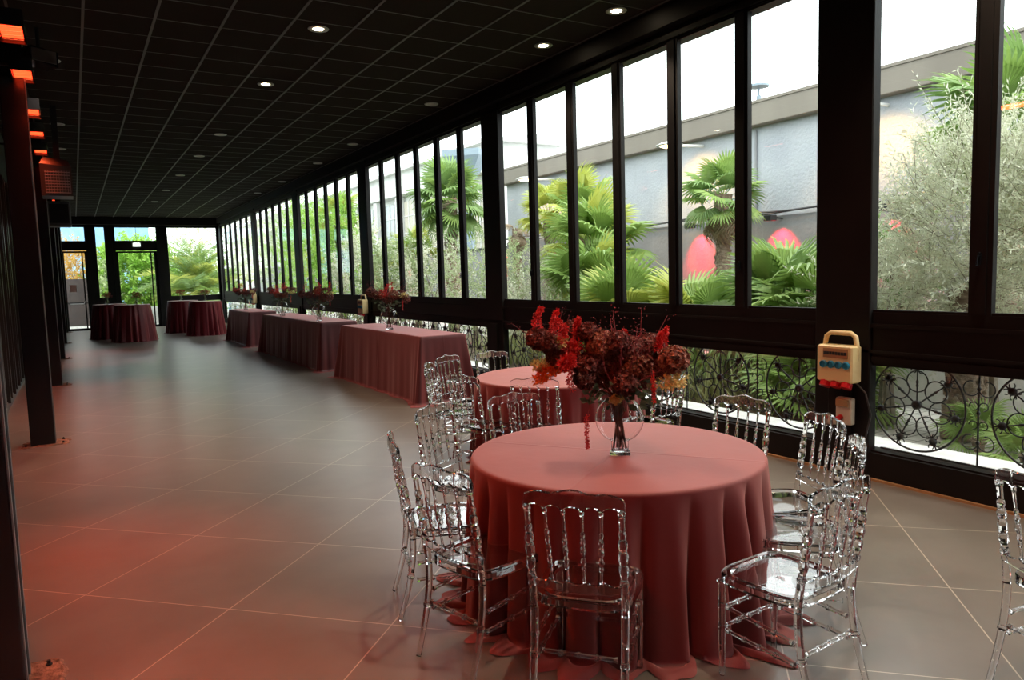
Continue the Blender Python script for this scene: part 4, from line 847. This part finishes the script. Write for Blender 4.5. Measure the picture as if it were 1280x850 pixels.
leafy_tree('garden_shrub', (1.4, 39.5, 0), (0, 0, 1.5), (.55, .8, 1.3), 180, 'hedge', 'grey green shrub in the narrow pane of the end wall', 'shrub', 53, .5, 24, .10, .05, 4, None, False)
leafy_tree('grey_tree', (8.5, 52, 0), (0, 0, 4.2), (3.6, 2, 3.2), 420, 'olive', 'pale grey green tree far behind the date palm', 'tree', 54, 1.0, 24, .16, .07, 5, None, False)
t = empty('metal_gate', (.0, 36.6, 0)); tag(t, 'dark metal gate outside the left exit door', 'gate'); MB().box(-1.6, .75, 0, .06, .02, 2.05).build('panel', M['gate'], t)
for q in (-1.6, .70): MB().box(q, q + .07, -.03, .09, -.02, 2.12).build('post', M['black'], t)
MB().box(-1.6, .75, -.02, 0, 1.0, 1.05).build('rail', M['black'], t)
b = MB(); b.box(.9, 3.6, 36.2, 36.35, -.02, .75); tag(b.build('low_wall', M['sill']), 'low white wall outside the end doors', 'wall')
def feather(seed, L=2.3, n=60):
    rnd = np.random.RandomState(seed); mb = MB(); q = np.linspace(0, 1, 12); pts = np.stack([L * q * .86, np.zeros(12), .55 * L * q - .62 * L * q ** 2.2], 1); mb.tube([tuple(p) for p in pts], list(.022 - .018 * q), 5)
    t = np.linspace(.14, .99, n); X = L * t * .86; Z = .55 * L * t - .62 * L * t ** 2.2
    for s in (-1, 1):
        P = np.stack([X, np.zeros(n), Z], 1); A = np.stack([np.full(n, .55), np.full(n, s * .9), .25 - .5 * rnd.rand(n)], 1)
        leafq(mb, P, A, .55 * np.sin(PI * np.clip(t, .1, .93)) ** .6 + .06, .022, rnd, .15)
    return mb
fr = [feather(k).build('frond', M[('fanleaf', 'fanleaf3', 'fanleaf2')[k]]) for k in range(3)]
t = empty('date_palm', (5.0, 37.2, 0)); tag(t, 'big date palm with arching feather fronds outside the end window', 'palm')
MB().tube([(0, 0, 0), (0, 0, 1.2)], [.28, .22], 14).build('trunk', M['trunk'], t); rnd = random.Random(4)
for k in range(64):
    f = fr[k % 3].copy(); C.objects.link(f); f.parent = t; f.location = (0, 0, 1.15); f.rotation_euler = (rnd.uniform(-.3, .3), -math.radians(80 - 95 * (k / 64) + rnd.uniform(-7, 7)), k * 2.4); s = rnd.uniform(1.0, 1.45); f.scale = (s, s, s)
for o in fr: bpy.data.objects.remove(o)
